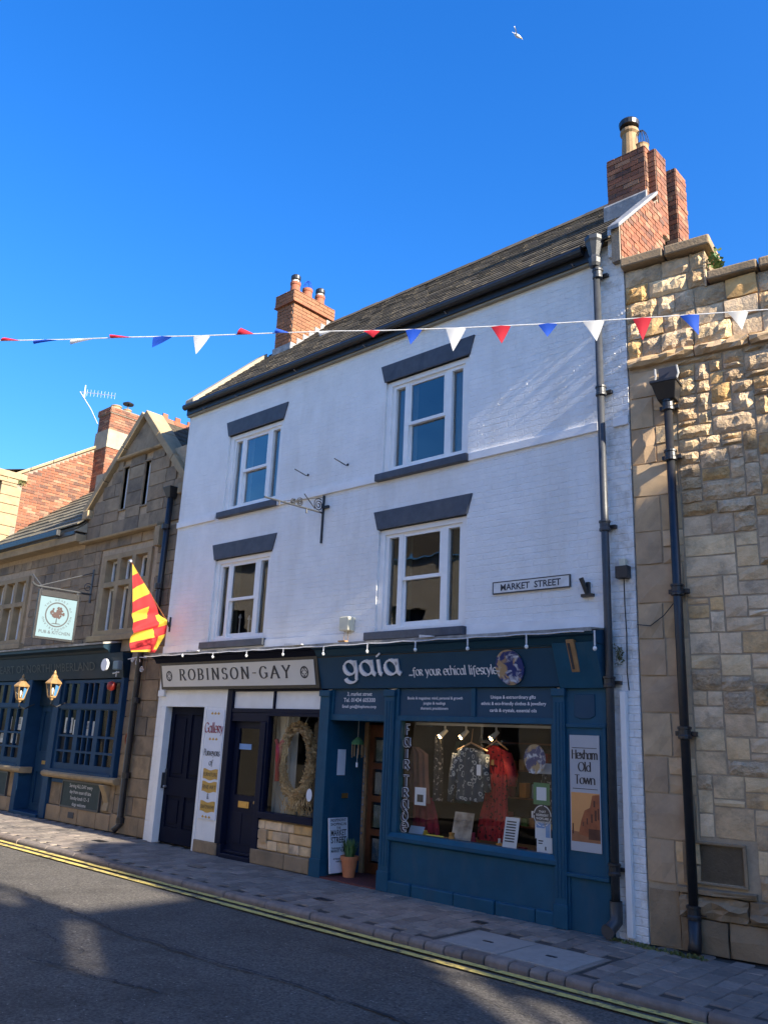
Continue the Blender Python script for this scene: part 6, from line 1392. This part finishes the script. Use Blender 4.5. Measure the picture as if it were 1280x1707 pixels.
# wrought iron sign bracket projecting from the wall
T = thing('sign_bracket', 'black wrought iron sign bracket with scrolls projecting from the white wall', 'bracket', (3.55, 0, 4.6))
p0 = PY(540, 826, -.02); p1 = PY(537, 905, -.02); bx = p0.x; zr = PY(539, 855, -.02).z; tip = PX(441, 828, bx)
MB().box(bx-.012, bx+.012, -.03, -.002, p1.z, p0.z).build('back_plate', 'black_iron', T); MB().box(bx, bx+.12, -.04, -.002, zr+.06, zr+.1).build('fixing', 'black_iron', T)
MB().tube([(bx, -.02, zr), tuple(tip)], .014, 8).build('arm', 'grey_iron', T); MB().tube([(bx, -.02, p0.z-.03), (bx, tip.y*.75, tip.z+.0)], .005, 5).build('stay', 'black_iron', T)
mb = MB()
for (fy, r, s_) in ((.1, .1, 1), (.42, .065, 1), (.54, .05, -1)):
    cy = tip.y*fy; cz = zr+(tip.z-zr)*fy+r*1.05; mb.tube([(bx, cy+r*(1-i/30)*cos(s_*i*.55+1), cz+r*(1-i/30)*sin(s_*i*.55+1)) for i in range(26)], .008, 5)
mb.tube([(bx, tip.y*.16, zr+.03), (bx, tip.y*.36, zr+.2)], .008, 5)
mb.build('scrollwork', 'black_iron', T)
for fy in (.3, .76): MB().tube([(bx, tip.y*fy, zr+(tip.z-zr)*fy), (bx, tip.y*fy, zr+(tip.z-zr)*fy-.07)], .014, 6).build('hanging_eye', 'black_iron', T)
for k, (px, py, qx, qy) in enumerate(((514, 794, 496, 805), (580, 777, 565, 783))):
    p = PY(px, py, 0); o = MB().tube([(p.x, -.0, p.z+.02), (p.x, -.05, p.z), (p.x, -.28, p.z+.04)], .008, 6).lathe([(.02, 0), (.02, -.01)], (p.x, -.001, p.z+.02), 8, 'y').build('wall_hook', 'black_iron', loc=(p.x, 0, p.z))
    tag(o, ['thin iron rod hook on the white wall above the sign bracket', 'thin iron rod hook on the white wall nearer the right windows'][k], 'hook')
# festoon lights along the cornice
SL = thing('string_lights', 'white string of globe bulbs hanging along the shop cornices', 'string lights', (4, -.36, 2.88))
pts = []
n = 60
for i in range(n+1):
    x = .0+8.2*i/n; pts.append((x, -.375, 2.9-.012*abs(sin(i*.75))))
MB().tube(pts, .007, 5).build('cord', 'wire_white', SL)
for px, py in ((305, 1093), (355, 1095), (411, 1093), (472, 1091), (539, 1090), (612, 1086), (692, 1083), (779, 1081), (877, 1078), (991, 1081)):
    p = PY(px, py, -.375); b_ = MB().lathe([(.003, -.026), (.016, -.017), (.022, 0), (.016, .017), (.006, .025)], (p.x, -.375, p.z), 12).build('bulb', 'bulb_white', SL, smooth=True)
    MB().tube([(p.x, -.375, p.z+.03), (p.x, -.375, 2.895)], .01, 6).build('socket', 'wire_white', b_)
for k, (x, L) in enumerate(((1.2, .3), (3.55, .35), (6.0, .2))): MB().hexa([(x, -.372, 2.93), (x+L, -.372, 2.935), (x+L, -.33, 2.935), (x, -.33, 2.93), (x, -.372, 2.965), (x+L, -.37, 2.945), (x+L, -.33, 2.945), (x, -.33, 2.965)]).build('tape_wrap', 'wire_white', SL)
# ------------------------------------------------------------------ the red and yellow flag
FX = .1
FL = thing('flag', 'red and yellow blocked flag hanging from a slanted pole over the gallery', 'flag', (FX, 0, 3.42))
base = Vector((FX, .0, 3.44)); tipv = Vector((FX, -.9, 4.42))
MB().tube([tuple(base), tuple(tipv)], .011, 8).build('pole', 'wood_brown', FL); MB().lathe([(.005, -.03), (.03, -.015), (.03, .015), (.005, .03)], tuple(tipv), 10).build('finial', 'steel', FL, smooth=True)
MB().tube([(FX, 0, 3.35), (FX, -.005, 3.6)], .02, 8).tube([(FX, .0, 3.44), (FX, -.09, 3.53)], .026, 8).build('holder', 'black_iron', FL)
# outline measured in the flag's own vertical plane: outer edge (left) and inner edge (right), from tip down
left = [(-.87, 4.38), (-.84, 4.1), (-.8, 3.85), (-.765, 3.62), (-.745, 3.45), (-.72, 3.25), (-.69, 3.08), (-.665, 2.94)]
right = [(-.85, 4.36), (-.71, 4.19), (-.56, 4.02), (-.4, 3.85), (-.24, 3.67), (-.06, 3.48), (-.06, 3.3), (-.2, 2.98)]
def lerp(pl, t):
    t = t*(len(pl)-1); i = min(int(t), len(pl)-2); f_ = t-i; return (pl[i][0]+(pl[i+1][0]-pl[i][0])*f_, pl[i][1]+(pl[i+1][1]-pl[i][1])*f_)
mb = MB(); nu, nv = 48, 80; vs = []
for j in range(nv+1):
    t = j/nv; l_, r_ = lerp(left, t), lerp(right, t)
    for i in range(nu+1):
        u = i/nu; amp = .05*t; x = FX+.02+amp*1.3*sin(u*7+t*5)+.04*t*sin(t*13+u*4)+.07*math.exp(-((t-.72+.05*u)/.03)**2)-.04*math.exp(-((t-.5-.1*u)/.05)**2)
        vs.append((x, l_[0]+(r_[0]-l_[0])*u, l_[1]+(r_[1]-l_[1])*u))
mb.v = vs
for j in range(nv):
    for i in range(nu):
        t, u = (j+.5)/nv, (i+.5)/nu; row = int(t*8+.2); wide = lerp(right, t)[0]-lerp(left, t)[0]; inner = u*wide > (.28 if row < 6 else .36)
        yel = (row % 2 == 0) if not inner else (row % 2 == 1 and row > 4 and u*wide > .44)
        k = j*(nu+1)+i; mb.f.append([k, k+1, k+nu+2, k+nu+1]); mb.t.append(0); mb.mi.append(1 if yel else 0)
mb.build('cloth', ['flag_red', 'flag_yellow'], FL, smooth=True)
# ------------------------------------------------------------------ bunting across the street
BT = thing('bunting', 'string of red, white and blue pennants strung across the street', 'bunting', (7, -2.5, 5.5))
def bd(px, py):
    t = px/1280; dep = 9.3-1.35*t; return CAM+ray(px, py)*dep
cps = [(-260, 572), (-100, 569), (0, 568), (110, 566), (220, 562), (330, 560), (465, 555), (560, 552), (640, 551), (760, 547), (910, 540), (1010, 534), (1150, 525), (1280, 516), (1330, 512)]
cord = [bd(*c_) for c_ in cps]
MB().tube(cord, .006, 5).build('cord', 'wire_white', BT)
def cpt(px):
    for (a, b) in zip(cps, cps[1:]):
        if a[0] <= px <= b[0]: t = (px-a[0])/(b[0]-a[0]); return bd(px, a[1]+(b[1]-a[1])*t)
def pennant(px0, px1, tipx, tipy, col, twist=0):
    a, b = cpt(px0), cpt(px1); mid = (a+b)/2; tp_ = bd(tipx, tipy); d = (b-a).normalized(); nrm = d.cross(Z_).normalized()
    mb = MB(); n = 6; vs = []
    for j in range(n+1):
        t = j/n
        for i in range(5):
            u = i/4; e = a+(b-a)*u; p_ = e+(tp_-e)*t + nrm*(.02*sin(u*pi+t*2)*(1-t)+twist*t*.5*(1-t)); vs.append(tuple(p_-Vector((0, 0, .004))))
    mb.add(vs, [(j*5+i, j*5+i+1, (j+1)*5+i+1, (j+1)*5+i) for j in range(n) for i in range(4)])
    mb.build('pennant', 'pennant_'+col, BT, smooth=True)
for a in ((2, 36, 8, 562, 'red', .1), (58, 98, 57, 573, 'blue', .1), (120, 158, 118, 574, 'white', .1), (185, 222, 184, 557, 'red', .1), (256, 288, 254, 579, 'blue', 0), (323, 351, 327, 590, 'white', 0), (395, 425, 402, 546, 'red', .1), (458, 484, 461, 547, 'blue', .1), (532, 552, 533, 560, 'white', .1), (605, 634, 622, 562, 'red', .1),
          (676, 704, 684, 574, 'blue', 0), (743, 777, 755, 585, 'white', 0), (818, 851, 836, 572, 'red', 0), (896, 929, 912, 561, 'blue', 0), (971, 1007, 994, 568, 'white', 0), (1054, 1086, 1071, 567, 'red', 0), (1132, 1165, 1164, 558, 'blue', 0), (1212, 1247, 1236, 549, 'white', 0)): pennant(*a)
# ------------------------------------------------------------------ gull in the sky
gp = CAM+ray(862, 60)*34
GU = thing('gull', 'white gull gliding high in the blue sky', 'bird', tuple(gp))
rg = R_; ug = U_; 
def gv(a, b, c_=0): return gp+rg*a+ug*b+F_*c_
MB().tube([gv(-.14, .12), gv(-.08, .07), gv(0, .0), gv(.1, -.05), gv(.16, -.09)], .05, 10, rs=[.02, .055, .07, .05, .012]).build('body', 'bird_white', GU, smooth=True)
MB().tube([gv(.14, -.075), gv(.19, -.1)], .03, 8, rs=[.035, .008]).build('beak', 'bird_beak', GU)
def wing(pts, wd):
    mb = MB(); n = len(pts); vs = []
    for i, p_ in enumerate(pts):
        w_ = wd*(1-(i/(n-1))**2*.9); vs += [p_-F_*w_*.5+ug*.012, p_+F_*w_*.5, p_-ug*.008]
    fs = []
    for i in range(n-1): fs += [(3*i, 3*i+1, 3*i+4, 3*i+3), (3*i+1, 3*i+2, 3*i+5, 3*i+4), (3*i+2, 3*i, 3*i+3, 3*i+5)]
    return mb.add(vs, fs)
wing([gv(-.02, .02), gv(-.1, .12, -.2), gv(-.17, .13, -.4), gv(-.22, .06, -.55)], .16).build('wing', 'bird_white', GU); wing([gv(0, .01), gv(.12, .08, .2), gv(.24, .1, .36), gv(.3, .14, .5)], .16).build('wing', 'bird_grey', GU)
MB().add([tuple(v) for v in (gv(-.14, .12), gv(-.2, .19, .04), gv(-.23, .15, -.04), gv(-.15, .1))], [(0, 1, 2, 3)]).build('tail', 'bird_white', GU)
# ------------------------------------------------------------------ the other side of the street and unseen house walls shaped to keep the road in shade
OT = thing('terrace_building', 'long sunlit sandstone terrace on the opposite side of the street', 'building', (9, -11.3, 0), radians(-20))
hs_ = []
for (z0, z1) in ((1.0, 2.6), (3.6, 5.0)):
    for k in range(11): x = -19.3+2.6*k; hs_.append((x, x+1.0, z0, z1))
MB().holes(-20, 9.5, 0, 6.3, -.3, 0, hs_).build('wall', 'terrace_stone', OT, world=False)
MB().quad((-20, .15, 6.3), (9.5, .15, 6.3), (9.5, -3.6, 8.4), (-20, -3.6, 8.4)).build('roof', 'slate', OT, world=False)
for h in hs_:
    MB().box(h[0], h[1], -.22, -.2, h[2], h[3]).build('pane', 'ink', OT, world=False); MB().box(h[0], h[0]+.07, -.2, -.16, h[2], h[3]).box(h[1]-.07, h[1], -.2, -.16, h[2], h[3]).box(h[0]+.07, h[1]-.07, -.2, -.16, (h[2]+h[3])/2-.03, (h[2]+h[3])/2+.03).build('sash_frame', 'white_paint', OT, world=False)
XC = 26.0; TE, TA = tan(SUN_E)/cos(SUN_A), tan(SUN_A)
def zc(z00): return z00+XC*TE
yo = -XC*TA
def house(name, label, ya, yb, sky_, slots=()):
    """thin unseen house wall, shaped to shade the street; sky_ = skyline (y, z0) as seen along the sun, slots = gaps cut for sun streaks ((y,z0),(y,z0),width)"""
    T = thing(name, label, 'building', (XC, (ya+yb)/2, 0)); ztop = zc(max(q_[1] for q_ in sky_))+.05; hs_ = []
    def top(y):
        pts = sorted(sky_)
        for (p, q_) in zip(pts, pts[1:]):
            if p[0] <= y <= q_[0]: return p[1]+(q_[1]-p[1])*(y-p[0])/max(q_[0]-p[0], 1e-6)
        return pts[0][1] if y < pts[0][0] else pts[-1][1]
    n = max(1, int((yb-ya)/.12))
    for i in range(n):
        y0, y1 = ya+(yb-ya)*i/n, ya+(yb-ya)*(i+1)/n; t_ = zc(top((y0+y1)/2-yo))
        if t_ < ztop-.06: hs_.append((y0, y1, t_, ztop+1))
    for (p, q_, wd) in slots:
        m = 9
        for i in range(m):
            t0 = (i+.5)/m; y = yo+p[0]+(q_[0]-p[0])*t0; z = zc(p[1]+(q_[1]-p[1])*t0); hs_.append((y-wd*.5, y+wd*.5, z-.07, z+.07))  # sloping slots let sun through the wall to draw streaks on the road
    mb = MB().holes(ya, yb, 0, ztop, 0, .12, hs_); mb.v = [(XC+v[1], v[0], v[2]) for v in mb.v]; mb.build('gable_wall', 'stone_trim', T)  # thin added wall, skyline worked back from the wanted shadow edge
    return T
house('corner_shade_wall', 'unseen slotted house wall at the street bend, shaped to cast shade and sun streaks', yo-1.95, yo+12, [(12, 1.2), (6, 2.2), (.3, -.15), (-1.0, .05), (-1.55, -.35), (-1.95, -1.95)], [((-1.8, -3.95), (-1.92, -4.1), .1)])
house('low_shade_wall', 'unseen low slotted house wall in the gap, shaped to cast shade and sun streaks', yo-3.23, yo-1.952, [(-1.95, -2.2), (-3.22, -2.2)], [((-2.02, -4.12), (-2.62, -4.72), .17), ((-2.05, -4.5), (-2.4, -4.85), .12)])
house('tall_shade_wall', 'unseen tall slotted house wall down the street, shaped to cast shade and sun streaks', yo-14, yo-3.232, [(-3.25, 1.2), (-5, .8), (-8, -.3), (-8.5, -5), (-14, -5)], [((-3.36, -1.35), (-3.6, -1.75), .1), ((-3.45, -2.35), (-4.2, -3.15), .1)])
